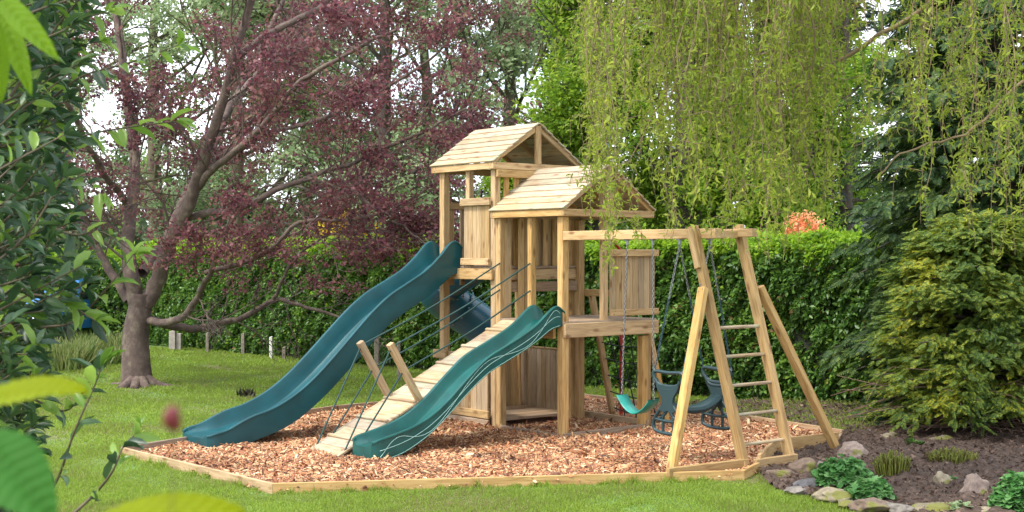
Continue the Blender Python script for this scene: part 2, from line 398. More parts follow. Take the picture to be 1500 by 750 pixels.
# rear tower
post(hw, V1+.085, -.05, 2.93, .08); post(hw, V2-hw, -.05, 2.93); post(U1-hw, V2-hw, -.05, 2.93); post(U1-hw, V1+.10, -.05, 2.93)
post(hw, 1.68, 1.75, 2.93, .07)
# deck fascias
beam('deck_beam', P(-.0, -.024, 1.165), P(1.385, -.024, 1.165), .04, .15, ps, screws=-1)
beam('deck_beam', P(1.29, .02, 1.165), P(1.29, V1, 1.165), .04, .15, ps)
beam('deck_beam', P(-.024, .10, 1.14), P(-.024, V1-.06, 1.14), .04, .13, ps)
beam('deck_beam', P(-.024, V1+.05, 1.745), P(-.024, V2+.03, 1.745), .04, .125, ps, screws=1)
beam('deck_beam', P(.1, V1+.03, 1.74), P(U1, V1+.03, 1.74), .04, .12, ps)
beam('deck_beam', P(.1, V1+.0, 1.60), P(U1, V1+.0, 1.60), .04, .115, ps, WOODW)
beam('deck_beam', P(.1, V2-.02, 1.745), P(U1, V2-.02, 1.745), .04, .125, ps)
beam('deck_beam', P(U1, V1+.05, 1.745), P(U1, V2, 1.745), .04, .125, ps)
def planks(name, u0, u1, v0, v1, z, n, parent, mat, th=.028, gap=.004, axis='u', label=None):
    """boards laid flat, running along u (or v)"""
    bm = bmesh.new()
    if axis == 'u':
        wd = (v1-v0)/n
        for i in range(n): box_bm(bm, (0, v0+wd*(i+.5)-(v0+v1)/2, R.normal(0, .0008)), (u1-u0, wd-gap, th), .003)
        M = Matrix.Translation(((u0+u1)/2, (v0+v1)/2, z))
    else:
        wd = (u1-u0)/n
        for i in range(n): box_bm(bm, (0, u0+wd*(i+.5)-(u0+u1)/2, R.normal(0, .0008)), (v1-v0, wd-gap, th), .003)
        M = Matrix.Translation(((u0+u1)/2, (v0+v1)/2, z)) @ Matrix.Rotation(PI/2, 4, 'Z')
    return bmobj(name, bm, mat, parent, M=M)
planks('deck', .0, 1.37, -.02, V1-.055, D1+.018, 9, ps, WOODW)
planks('deck', .0, U1, V1+.01, V2, D2+.02, 9, ps, WOODW)
planks('deck', .09, U1-.05, V1+.09, V2-.09, .10, 8, ps, WOODW, th=.03)
def panel(name, a, b, z0, z1, parent, n, mat=WOODP, th=.02, gap=.003, tops=None):
    """vertical tongue boards between plan points a and b; grain along the local X (= world up)"""
    a, b = Vector((*a, 0)), Vector((*b, 0)); d = b-a; Ln = d.length; d.normalize(); n_ = Vector((-d.y, d.x, 0))
    M = Matrix.Identity(4)
    for i in range(3): M[i][0], M[i][1], M[i][2] = (0, 0, 1)[i], d[i], Vector((0, 0, 1)).cross(d)[i]
    M.translation = (a+b)/2+Vector((0, 0, (z0+z1)/2))
    bm = bmesh.new(); wd = Ln/n
    for i in range(n): box_bm(bm, (0, (i+.5)*wd-Ln/2, R.normal(0, .001)), (z1-z0, wd-gap, th), .0035)
    return bmobj(name, bm, mat, parent, M=M)
# playhouse walls under the rear tower
w1 = panel('wall_panel', (-.015, V1+.14), (-.015, V2-.02), .13, .84, ps, 9)
beam('rail', P(-.045, V1+.10, .165), P(-.045, V2+.02, .165), .03, .09, ps, WOODP, screws=1)
beam('rail', P(-.04, V1+.10, .06), P(-.04, V2+.02, .06), .03, .10, ps, WOODW)
beam('rail', P(-.045, V2-.2, .80), P(-.045, V2+.05, .80), .035, .10, ps, WOODP)
panel('wall_panel', (U1+.0, V1+.06), (U1+.0, V2-.06), .09, .82, ps, 11)
panel('wall_panel', (.08, V2-.03), (U1-.08, V2-.03), .09, .82, ps, 11)
beam('rail', P(U1, V1, .835), P(U1, V2, .835), .05, .02, ps)
post(U1-.04, V2-.12, .09, .82, .05, mat=WOODP)
# rear tower walls above the deck
panel('wall_panel', (-.0, V1+.13), (-.0, 1.72), 1.86, 2.56, ps, 6)
beam('rail', P(-.038, V1+.08, 2.565), P(-.038, 1.745, 2.565), .035, .085, ps, screws=1)
beam('rail', P(-.035, V1+.10, 1.885), P(-.035, 1.735, 1.885), .035, .08, ps, screws=1)
panel('wall_panel', (U1-.02, V1+.08), (U1-.02, V2-.05), 1.82, 2.62, ps, 10)
for k in range(7):
    if k in (2, 3): continue
    panel('baluster', (.13+.155*k, V2-.02), (.20+.155*k, V2-.02), 1.6, 2.52, ps, 1)
beam('rail', P(0.1, V2-.045, 2.54), P(U1, V2-.045, 2.54), .03, .08, ps)
for k in range(6):
    beam('slat', P(.165+.145*k, V1+.045, 1.80), P(.165+.145*k, V1+.045, 2.86), .022, .075, ps, up=(1, 0, 0))
# partition boards between towers, seen through the front tower
for k, uu in enumerate((.12, .215, .31, .405)):
    if k == 1: continue
    beam('slat', P(uu, V1-.045, D1+.03), P(uu, V1-.045, 2.38), .024, .085, ps, WOODP, up=(1, 0, 0))
panel('wall_panel', (.56, V1+.085), (U1-.12, V1+.085), D2+.04, 2.60, ps, 5)
# right hand panel beside the balcony deck
panel('wall_panel', (.66, -.012), (1.345, -.012), 1.30, 2.00, ps, 8)
beam('rail', P(.655, -.045, 1.335), P(1.37, -.045, 1.335), .035, .07, ps, screws=-1)
beam('rail', P(.655, -.045, 1.985), P(1.37, -.045, 1.985), .035, .075, ps, screws=-1)
beam('rail', P(U1+.06, .40, 1.52), P(U1+.06, V1+.05, 1.52), .035, .08, ps, screws=1)
# ---- roofs
def roof(v0, v1, zt, zb, zr, name='roof'):
    e = .055
    rf = empty(name, P(U1/2, (v0+v1)/2, zb)); rf.parent = ps; del_ = 0
    off = Vector((U1/2, (v0+v1)/2, zb))
    def q(u, v, z): return Vector((u, v, z))-off
    h = zt-zb
    # eave beams and gable ties
    beam('eave_beam', q(-e+.02, v0, (zt+zb)/2), q(-e+.02, v1, (zt+zb)/2), .04, h, rf, screws=1)
    beam('eave_beam', q(U1+e-.02, v0, (zt+zb)/2), q(U1+e-.02, v1, (zt+zb)/2), .04, h, rf)
    beam('tie_beam', q(-e, v0-.02, (zt+zb)/2), q(U1+e, v0-.02, (zt+zb)/2), .04, h+.003, rf, screws=-1)
    beam('tie_beam', q(-e, v1+.02, (zt+zb)/2), q(U1+e, v1+.02, (zt+zb)/2), .04, h+.003, rf)
    beam('king_post', q(U1/2, v0-.02, zt), q(U1/2, v0-.02, zr-.02), .075, .045, rf, up=(0, 1, 0))
    beam('king_post', q(U1/2, v1+.02, zt), q(U1/2, v1+.02, zr-.03), .07, .04, rf, up=(0, 1, 0))
    for s in (-1, 1):
        ue = U1/2+s*(U1/2+e+.005)
        for vv in (v0-.0, (v0+v1)/2, v1-.0):
            beam('rafter', q(ue-s*.02, vv, zt-.0), q(U1/2+s*.02, vv, zr-.055), .04, .055, rf)
        # boards along v, overlapping slightly like shiplap
        n = 7; a = Vector((ue, 0, zt-.006)); b = Vector((U1/2, 0, zr)); d = (b-a); Ln = d.length; d.normalize()
        nrm = Vector((s*-d.z*-1, 0, abs(d.x))); nrm = Vector((s*d.z, 0, abs(d.x))).normalized()
        bm = bmesh.new(); wd = Ln/n
        for i in range(n):
            n0 = len(bm.verts); bm.verts.ensure_lookup_table(); old = set(bm.verts)
            box_bm(bm, (0, 0, 0), (v1-v0+.10+R.uniform(-.006, .006), wd+.004, .018), .004)
            for v in bm.verts:
                if v not in old: v.co.z += -v.co.y*.10+R.normal(0, .0003); v.co.y += (i+.5)*wd-Ln/2
        # local frame: X = v dir, Y = up the slope, Z = normal
        X = Vector((0, 1, 0)); Yv = d; Z = X.cross(Yv)
        if Z.z < 0: X = -X; Z = -Z
        M = Matrix.Identity(4)
        for i in range(3): M[i][0], M[i][1], M[i][2] = X[i], Yv[i], Z[i]
        M.translation = (a+b)/2+Vector((0, (v0+v1)/2, 0))-off+nrm*.012
        bmobj('roof_slope', bm, WOODR, rf, M=M)
    return rf
roof(-.035, V1+.02, 2.446, 2.372, 2.935)
roof(V1+.045, V2+.05, 3.00, 2.925, 3.465)
beam('rail', P(-.005, V1+.0, 2.875), P(U1+.02, V1+.0, 2.875), .04, .085, ps, screws=-1)
# ---- slides
def slide(name, prof, v0, v1, D, mat, lines=False, w0=0.0, w1=0.0):
    """prof: (u, rim z, floor z, bottom z) from the deck down"""
    Q = cr(prof, 64); ul = Q[-1][0]
    V = []; 
    for i, (u, zr, zf, zb) in enumerate(Q):
        tt_ = max(0, u/ul); a0 = v0-w0*tt_; a1 = v1+w1*tt_; cV = (a0+a1)/2; hw_ = (a1-a0)/2; d = zr-zf; r_ = min(.032, d*.5+.006)
        sec = [(hw_-.004, zb), (hw_-.002, zb+.012), (hw_-.006, (zb+zr)/2-.01), (hw_-.006, zr-r_*.9), (hw_+.005, zr-r_*.75), (hw_+.007, zr-.010), (hw_+.002, zr-.002), (hw_-.018, zr), (hw_-.034, zr-.004),
               (hw_-.044, zr-r_), (hw_-.062, zf+d*.35), (hw_-.085, zf+d*.08), (hw_-.12, zf), (0, zf-.004)]
        full = sec+[(-a, b) for a, b in sec[-2::-1]]
        inner = [(-hw_+.014, zb), (-hw_+.022, max(zb+.005, zf-.03)), (-hw_+.1, max(zb+.004, zf-.022)), (hw_-.1, max(zb+.004, zf-.022)), (hw_-.022, max(zb+.005, zf-.03)), (hw_-.014, zb)]
        if i > 57: inner = [(a, zb) for a, b in inner]
        V.append([(u, cV+a, b) for a, b in full+inner])
    V = np.array(V); n, k, _ = V.shape
    # rounded nose: narrow and dip the last sections
    idx = np.arange(n*k).reshape(n, k); a = idx[:-1]; b = idx[1:]
    q = np.stack([a, b, np.roll(b, -1, 1), np.roll(a, -1, 1)], -1).reshape(-1, 4)
    t = np.clip((np.arange(n)-(n-6))/5, 0, 1); V[:, :, 1] = cV+(V[:, :, 1]-cV)*(1-.16*t[:, None]**2)
    me_o = npmesh(name, V.reshape(-1, 3), q, mat, ps, True)
    # end caps
    bm = bmesh.new(); bm.from_mesh(me_o.data); bm.verts.ensure_lookup_table()
    for ring in (idx[0], idx[-1]):
        try: bm.faces.new([bm.verts[j] for j in ring])
        except Exception: pass
    bmesh.ops.recalc_face_normals(bm, faces=bm.faces); bm.to_mesh(me_o.data); bm.free()
    for p_ in me_o.data.polygons: p_.use_smooth = len(p_.vertices) <= 4
    me_o.data.set_sharp_from_angle(angle=.62)
    if lines:
        for kind in (0, 1, 2):
            pts = []
            for i in range(3, 60):
                u, zr, zf, zb = Q[i]; t = (i-3)/57
                if kind == 0: z = zb+.5*(zr-zb)
                elif kind == 1: z = zb+(.48+.33*math.sin(t*PI*5.2+.6))*(zr-zb)
                else: z = zb+.06*(zr-zb)
                f = (z-zb)/(zr-zb); dv = .004*(1-abs(2*f-1))+.0015
                pts.append((u, v0-w0*u/ul-dv+.004, z))
            o = tube('trim_line', np.array(pts), .0033, LINE, me_o, 5)
    return me_o
big = [(.03, 2.06, 1.84, 1.77), (-.06, 2.125, 1.84, 1.75), (-.16, 2.09, 1.815, 1.70), (-.30, 1.95, 1.70, 1.60), (-.5, 1.79, 1.54, 1.47), (-.75, 1.655, 1.41, 1.34), (-1.0, 1.52, 1.27, 1.19),
       (-1.25, 1.33, 1.07, .99), (-1.5, 1.10, .84, .76), (-1.75, .865, .62, .54), (-2.0, .65, .43, .35), (-2.25, .485, .29, .20), (-2.5, .375, .21, .11), (-2.7, .325, .165, .06), (-2.85, .27, .135, .02),
       (-3.0, .205, .125, .03), (-3.14, .175, .12, .02), (-3.22, .150, .115, .03)]
s1 = slide('slide', big, 1.80, 2.29, .25, TEAL, False, .12, .05); s1['label'] = 'long dark teal wavy slide from the taller tower'
small = [(.03, 1.37, 1.27, 1.22), (-.07, 1.43, 1.26, 1.20), (-.17, 1.385, 1.235, 1.17), (-.33, 1.26, 1.13, 1.075), (-.5, 1.16, 1.02, .985), (-.75, 1.045, .905, .875), (-1.0, .93, .785, .76), (-1.25, .74, .605, .58),
         (-1.5, .53, .39, .37), (-1.7, .40, .25, .22), (-1.9, .315, .175, .11), (-2.05, .275, .15, .05), (-2.18, .245, .145, .02), (-2.28, .225, .145, .0), (-2.36, .20, .14, .0)]
s2 = slide('slide', small, .0, .405, .18, TEAL2, True); s2['label'] = 'shorter green teal slide with pale wave lines on its side'
# tube slide behind the taller tower
tp = cr([(1.0, 2.20, 2.02), (.95, 2.5, 1.96), (.76, 2.78, 1.78), (.56, 3.02, 1.58), (.62, 3.24, 1.42), (.95, 3.30, 1.22), (1.28, 3.22, .98), (1.52, 3.25, .72), (1.68, 3.45, .48), (1.72, 3.8, .34)], 50)
tt = Tubes(); tp[:, 2] += .05; tp[:, 0] += .12; tt.add(tp, .262, 24); ts = tt.build('tube_slide', TUBE, ps); ts['label'] = 'enclosed blue tube slide behind the taller tower'
for i in (5, 16, 27, 38):
    fl = Tubes(); fl.add(np.array([tp[i], tp[i]+(tp[i+1]-tp[i])*.25, tp[i]+(tp[i+1]-tp[i])*.5]), .292, 24); fl.build('flange', TUBE, ts)
    T = Vector(tp[i+1]-tp[i]).normalized(); A = T.cross(Vector((0, 0, 1))).normalized(); B = T.cross(A)
    for k in range(12):
        if i not in (16, 27): continue
        bt = bmesh.new(); c = Vector(tp[i])+(A*math.cos(k*PI/6)+B*math.sin(k*PI/6))*.296
        bmesh.ops.create_icosphere(bt, subdivisions=1, radius=.013, matrix=Matrix.Translation(c)); bmobj('bolt', bt, CHAIN, ts)
# ---- ramp
RU, RV0, RV1, RZ = -2.50, .435, 1.005, -.005
rl = math.hypot(-RU, D1-RZ); ra = math.atan2(D1-RZ, -RU)
rdir = Vector((math.cos(ra), 0, math.sin(ra))); rn = Vector((-math.sin(ra), 0, math.cos(ra)))
ramp_o = empty('ramp', P(RU, (RV0+RV1)/2, RZ)); ramp_o.parent = ps
ramp_o.rotation_euler = (0, -ra, 0)
bm = bmesh.new(); n = 17; wd = rl/n
for i in range(n): box_bm(bm, (0, (i+.5)*wd-rl/2, 0), (RV1-RV0, wd-.004, .026), .004)
bmobj('ramp_boards', bm, WOODR, ramp_o, M=Matrix.Translation((rl/2, 0, .012)) @ Matrix.Rotation(-PI/2, 4, 'Z'))
for s in (-1, 1): beam('ramp_joist', (0.05, s*.20, -.045), (rl-.05, s*.20, -.045), .045, .085, ramp_o)
for k in range(7):
    x = .30+k*(rl-.55)/6; beam('cleat', (x, -.285, .036), (x, .285, .036), .035, .024, ramp_o, WOODR)
# hand rail posts and ropes
for sv in (1, -1):
    vv = sv*.262
    x0 = 1.09+(.02 if sv < 0 else 0)
    beam('rail_post', (x0, vv, -.02), (x0-.065, vv, .70), .065, .065, ramp_o)
    for (zl, hz, xe) in ((.66, 1.87, .10), (.38, 1.575, .30)):
        # bottom anchor, post, tower anchor in play-set coordinates
        def rp_(x, y, z):
            q = Vector((x*math.cos(ra)-z*math.sin(ra), y, x*math.sin(ra)+z*math.cos(ra)))
            return Vector((RU, (RV0+RV1)/2, RZ))+q
        a = rp_(xe, vv, .0); b = rp_(x0-.065*zl/.70, vv-.0*sv, zl); c = Vector((-.0, V1-.05 if sv > 0 else .535, hz))
        mid = (b+c)/2-Vector((0, 0, .035))
        t_ = Tubes(); t_.add(np.array([a, a*.5+b*.5, b]), .0085, 6); t_.add(cr([b, mid, c], 12), .0085, 6); t_.build('hand_rope', ROPE, ps)
# ---- swing frame
SW = -2.15; RW = .53; TT = -1.90
zb_ = 2.165
beam('swing_beam', P(.045, .0, zb_), P(.045, SW, zb_), .09, .095, ps)
beam('swing_beam', P(RW, .0, zb_+.01), P(RW, SW-.02, zb_+.01), .075, .08, ps)
beam('cross_beam', P(.09, TT-.05, zb_-.005), P(RW-.03, TT-.05, zb_-.005), .07, .075, ps)
lad = empty('ladder', P(RW/2, -2.52, 0)); lad.parent = ps
def lq(u, v, z): return Vector((u-RW/2, v+2.52, z))
FT = -2.55; TT = -1.90
def rail_pt(u, z):
    t = z/2.24; return lq(u, FT+(TT-FT)*t, z)
beam('ladder_rail', rail_pt(-.036, -.04), rail_pt(-.036, 2.235), .088, .07, lad, up=(1, 0, 0), screws=1)
beam('ladder_rail', rail_pt(RW+.075, -.04), rail_pt(RW+.075, 2.25), .088, .07, lad, up=(1, 0, 0), screws=1)
beam('cleat_block', rail_pt(-.088, 1.84), rail_pt(-.088, 2.21), .06, .035, lad, up=(1, 0, 0))
for k in range(5):
    z = .24+.262*k
    t = Tubes(); a = rail_pt(-.02, z); b = rail_pt(RW+.06, z-.0); t.add(np.array([a, (a+b)/2, b]), .0165, 12); t.build('rung', WOODR, lad)
beam('brace', P(-.88, -2.42, -.04), P(-.105, -2.10, 1.66), .065, .085, ps, up=(0, 1, 0), screws=-1)
beam('brace', P(1.56, -2.38, -.04), P(RW+.145, -2.10, 1.66), .065, .085, ps, up=(0, 1, 0), screws=-1)
beam('ground_beam', P(-.95, -2.47, .06), P(.0, -2.545, .06), .045, .13, ps)
beam('ground_beam', P(.06, -2.575, .055), P(RW+.1, -2.59, .055), .045, .12, ps)
# low timbers on the ground round the tower
beam('ground_beam', P(-.0, -.02, .055), P(U1, .02, .055), .04, .06, ps, WOODW)
beam('ground_beam', P(U1+.03, .0, .07), P(U1+.10, V1, .07), .04, .11, ps)
beam('ground_beam', P(.0, .06, .045), P(-.0, V1-.06, .045), .04, .05, ps, WOODW)
# ---- climbing net frame on the right of the front tower
beam('net_rail', P(1.34, 1.02, 1.50), P(1.70, 1.02, -.02), .075, .05, ps, up=(0, 1, 0))
beam('net_rail', P(1.36, .10, 1.15), P(1.68, .10, -.02), .06, .05, ps, up=(0, 1, 0))
nt_ = Tubes()
def npnt(s, t): # s along v 0..1, t down 0..1
    z = 1.05-.98*t; u = 1.42+.28*t; return (u+.02*math.sin(s*7+t*5), .12+.86*s, z-.05*math.sin(s*PI)*(1 if t > .5 else .6))
for k in range(5):
    nt_.add(np.array([npnt(s, .12+.2*k) for s in np.linspace(0, 1, 9)]), .008, 5)
for k in range(1, 5):
    nt_.add(np.array([npnt(k/5, t) for t in np.linspace(0, 1.0, 9)]), .008, 5)
nt_.build('climbing_net', NET, ps)
tube('fire_pole', [(1.28, .98, 2.16), (1.42, .98, 2.20), (1.60, .98, 2.16), (1.74, .98, 2.04), (1.78, .98, 1.86), (1.78, .98, 1.2), (1.78, .98, .5), (1.78, .98, 0)], .021, RED, ps, 10, 50)
# ---------------------------------------------------------------- swings
def chain(name, a, b, parent, mats, split=None, link_=.042, r=.0036):
    a, b = Vector(a), Vector(b); L_ = (b-a).length; n = int(L_/(link_*.74)); d = (b-a).normalized()
    x = d.cross(Vector((0, 1, .01))).normalized(); y = d.cross(x); V = []; Fc = []; mi = []; c0 = 0
    m, k = 10, 5
    for i in range(n):
        c = a+d*(L_*(i+.5)/n); A, B = (x, y) if i % 2 else (y, x)
        for j in range(m):
            t = 2*PI*j/m; px_ = math.cos(t)*link_*.46; py_ = math.sin(t)*link_*.24
            o_ = c+d*px_+A*py_; rad = (d*math.cos(t)*.6+A*math.sin(t)).normalized()
            for q in range(k):
                s_ = 2*PI*q/k; V.append(o_+rad*(math.cos(s_)*r)+B*(math.sin(s_)*r))
        for j in range(m):
            for q in range(k):
                Fc.append((c0+j*k+q, c0+((j+1) % m)*k+q, c0+((j+1) % m)*k+(q+1) % k, c0+j*k+(q+1) % k))
                mi.append(1 if split and i/n > split and i/n < .97 else 0)
        c0 += m*k
    o = npmesh(name, np.array([tuple(v) for v in V]), Fc, mats, parent, True, mi)
    return o
def psw(u, v, z): return ROOT @ Vector((u, v, z))
def hanger(parent, off, u, v):
    bm = bmesh.new(); box_bm(bm, Vector((u, v, 2.112))-off, (.05, .055, .012), .002); box_bm(bm, Vector((u, v, 2.085))-off, (.016, .034, .05), .004)
    bmobj('hanger', bm, CHAIN, parent)
# belt swing
bo = Vector((.0, -1.10, .4)); bs = empty('belt_swing', psw(*bo), TH)
tag(bs, 'turquoise flexible belt swing seat hanging on two chains, left of the two-seat glider', 'swing')
va_, vb_ = -.93, -1.29
ends = [(va_+.03, .56), (vb_-.06, .55)]
for (vt, (ve, ze)) in zip((va_, vb_), ends):
    hanger(bs, bo, .045, vt)
    chain('chain', Vector((.045, vt, 2.07))-bo, Vector((.0, ve, ze))-bo, bs, [CHAIN, CHAINS], link_=.036)
bp_ = cr([(va_+.03, .565), (va_-.0, .53), (va_-.07, .455), (-1.12, .405), (vb_+.06, .44), (vb_-.03, .51), (vb_-.06, .555)], 22)
V = []
for (v, z) in bp_:
    for (du, dz) in ((-.075, .004), (0, .0), (.075, .004), (.075, -.008), (0, -.012), (-.075, -.008)): V.append((du-bo.x, v-bo.y, z+dz-bo.z))
idx = np.arange(len(V)).reshape(-1, 6); q = np.stack([idx[:-1], np.roll(idx[:-1], -1, 1), np.roll(idx[1:], -1, 1), idx[1:]], -1).reshape(-1, 4)
npmesh('seat', V, q, BELT, bs, True)
# glider swing
go = Vector((.02, -1.85, .5)); gs = empty('glider_swing', psw(*go), TH)
tag(gs, 'dark teal plastic two-seat glider swing with back-to-back handles on four chains by the ladder', 'swing')
GV = -1.85; HW = .19
for vt in (-1.655, -2.045):
    hanger(gs, go, .045, vt)
for (u, ) in ((-.31,), (.36,)):
    s_ = 1 if u > 0 else -1
    for vt, ve in ((-1.655, GV+HW-.01), (-2.045, GV-HW+.01)):
        chain('chain', Vector((.045, vt, 2.06))-go, Vector((u, ve, .865))-go, gs, [CHAIN, CHAINS], split=.42, link_=.038)
def pod(u, s):
    """moulded back rest with a grab rail on top and a foot rest grid below, in the v-z plane"""
    me = None
    T_ = Tubes()
    def q(v, z, du=0): return np.array((u+du*s-go.x, v+GV-go.y, z-go.z))
    # grab rail ring
    ring = [q(-.19, .855), q(-.15, .875), (q(0, .868)), q(.15, .875), q(.19, .855), q(.165, .79), q(.09, .748), q(0, .742), q(-.09, .748), q(-.165, .79), q(-.19, .855)]
    T_.add(cr(ring, 40), .017, 8)
    ring = [q(-.16, .80, .0), q(-.10, .725), q(0, .71), q(.10, .725), q(.16, .80)]
    T_.add(cr(ring, 16), .02, 8)
    for k in range(-3, 4): T_.add(np.array([q(k*.035, .755), q(k*.034, .73), q(k*.033, .705)]), .009, 5)
    # foot rest frame
    T_.add(cr([q(-.07, .56), q(-.14, .48), q(-.185, .41), q(-.19, .35), q(-.15, .315), q(0, .30), q(.15, .315), q(.19, .35), q(.185, .41), q(.14, .48), q(.07, .56)], 40), .0175, 8)
    T_.add(cr([q(-.185, .43), q(-.09, .42), q(0, .415), q(.09, .42), q(.185, .43)], 10), .015, 8)
    for vv in (-.065, .065): T_.add(cr([q(vv*.5, .53), q(vv, .45), q(vv*1.05, .40), q(vv, .30)], 10), .0145, 8)
    T_.add(cr([q(0, .53), q(-.05, .47), q(-.13, .43)], 6), .012, 6); T_.add(cr([q(0, .53), q(.05, .47), q(.13, .43)], 6), .012, 6)
    fr = T_.build('pod_frame', GLID, gs)
    # hour-glass back plate, extruded
    out = [(-.15, .755), (-.12, .70), (-.082, .65), (-.07, .60), (-.078, .56), (-.10, .52), (-.055, .50), (0, .515)]
    pts = cr([(a, b) for a, b in out], 22); pts = [tuple(p_) for p_ in pts]+[(-a, b) for a, b in pts[::-1][1:]]+[(.0, .745)]
    bm = bmesh.new(); vs_ = [bm.verts.new(q(a, b, -.012)) for a, b in pts]; f_ = bm.faces.new(vs_)
    r_ = bmesh.ops.extrude_face_region(bm, geom=[f_]); ve = [g for g in r_['geom'] if isinstance(g, bmesh.types.BMVert)]
    bmesh.ops.translate(bm, verts=ve, vec=(.03*s, 0, 0)); bmesh.ops.recalc_face_normals(bm, faces=bm.faces)
    bmesh.ops.triangulate(bm, faces=[f for f in bm.faces if len(f.verts) > 4])
    bmobj('backrest', bm, GLID, gs)
pod(-.31, -1); pod(.36, 1)
sp = cr([(-.30, .575), (-.22, .545), (-.1, .515), (.02, .51), (.14, .52), (.27, .56), (.35, .60)], 24); V = []
for (u, z) in sp:
    wv = .07+.03*math.cos((u-.02)*5)
    for (dv, dz) in ((-wv, -.01), (-wv*.9, .02), (0, .03), (wv*.9, .02), (wv, -.01), (wv*.8, -.035), (0, -.04), (-wv*.8, -.035)): V.append((u-go.x, GV+dv-go.y, z+dz-go.z))
idx = np.arange(len(V)).reshape(-1, 8); q = np.stack([idx[:-1], np.roll(idx[:-1], -1, 1), np.roll(idx[1:], -1, 1), idx[1:]], -1).reshape(-1, 4)
npmesh('seat', V, q, GLID, gs, True)
# ---------------------------------------------------------------- trees
class Tree:
    def __init__(s, seed): s.r = np.random.default_rng(seed); s.T = Tubes(); s.tw = []; s.td = []
    def limb(s, P_, r0, r1, k=8, n=None, wig=.0):
        P_ = cr(P_, n or max(6, len(P_)*4)); m = len(P_)
        if wig: P_[1:] += np.cumsum(s.r.normal(0, wig, (m-1, 3)), 0)*.5
        s.T.add(P_, np.linspace(r0, r1, m)**1.0, k, False); return P_
    def grow(s, st, d, L_, r0, lv, mx, sp):
        r = s.r; n = 7 if lv < 2 else 5; P_ = [np.array(st, float)]; d = np.array(d, float); d /= np.linalg.norm(d)
        for i in range(n-1):
            d = d+r.normal(0, sp['wig'], 3)+np.array([0, 0, sp['trop'][min(lv, len(sp['trop'])-1)]]); d /= np.linalg.norm(d)
            P_.append(P_[-1]+d*L_/(n-1))
        P_ = np.array(P_); s.T.add(P_, np.linspace(r0, r0*.45, n), (7, 6, 5, 4, 3, 3)[min(lv, 5)] if r0 > .012 else 3, False)
        if lv >= mx-1:
            s.tw.append(P_); s.td.append(np.gradient(P_, axis=0))
        if lv < mx:
            kk = sp['kids'][min(lv, len(sp['kids'])-1)]
            s.kids(P_, L_, r0, lv, mx, sp, kk)
    def kids(s, P_, L_, r0, lv, mx, sp, kk, lo=.22):
        r = s.r; n = len(P_)
        for j in range(kk):
            t = lo+(1-lo)*(j+r.uniform(.2, .9))/kk; i = min(int(t*(n-1)), n-2); f = t*(n-1)-i; q = P_[i]*(1-f)+P_[i+1]*f
            td = P_[i+1]-P_[i]; td = td/np.linalg.norm(td); a = r.normal(0, 1, 3); a -= a.dot(td)*td; a /= np.linalg.norm(a)
            a[2] += sp.get('lift', 0)
            an = sp['ang']+r.normal(0, .15); d = td*math.cos(an)+a*math.sin(an)
            s.grow(q, d, L_*sp['ratio']*r.uniform(.7, 1.2)*(1.1-.45*t), r0*(.62-.22*t)+.002, lv+1, mx, sp)
    def leaves(s, name, N_, kind, size, wr, mat, root, spread=.12, cl=None, droop=0.0, clumpy=.0, csz=20, cs=.16):
        r = s.r; TW = np.vstack(s.tw); TD = np.vstack(s.td)
        if clumpy:
            keep = r.uniform(0, 1, len(s.tw)) > clumpy; kk = np.concatenate([np.full(len(a), b) for a, b in zip(s.tw, keep)]); TW, TD = TW[kk], TD[kk]
        nc = max(200, int(N_/csz)); ci = r.integers(0, len(TW), nc); cc = TW[ci]+r.normal(0, spread*.6, (nc, 3)); wt = r.gamma(1.2, 1, nc); j = r.choice(nc, N_, p=wt/wt.sum())
        i = ci[j]; P_ = cc[j]+r.normal(0, 1, (N_, 3))*np.array((cs, cs, cs*.6))

        if cl is not None:
            k = cl(P_); P_ = P_[k]; i = i[k]
        n = len(P_); D = r.normal(0, 1, (n, 3)); D[:, 2] = D[:, 2]*.55-droop
        sz = size*r.uniform(.6, 1.3, n)
        return scatter(name, kind, P_, D, sz, sz*wr, mat, root, roll=r.normal(0, 1.0, n))
def rel(root, t):
    """shift tube/twig data to the root's own origin"""
    o = np.array(root.location); t.T.V = [v-o for v in t.T.V]; t.tw = [a-o for a in t.tw]
BARK = barkmat('beech_bark', (.05, .034, .028), (.108, .074, .060), 7, (1, 1, .8), 1.0, (.20, .165, .115))
BARKG = barkmat('mossy_bark', (.05, .05, .025), (.12, .105, .06), 7, (1, 1, .4), .8)
BARKD = barkmat('dark_bark', (.03, .024, .02), (.08, .062, .05), 7)
PURP = leafmat('copper_leaves', [(.05, .020, .028), (.105, .035, .045), (.155, .050, .060), (.20, .085, .08), (.17, .14, .07)], .4, .5, 1.2)
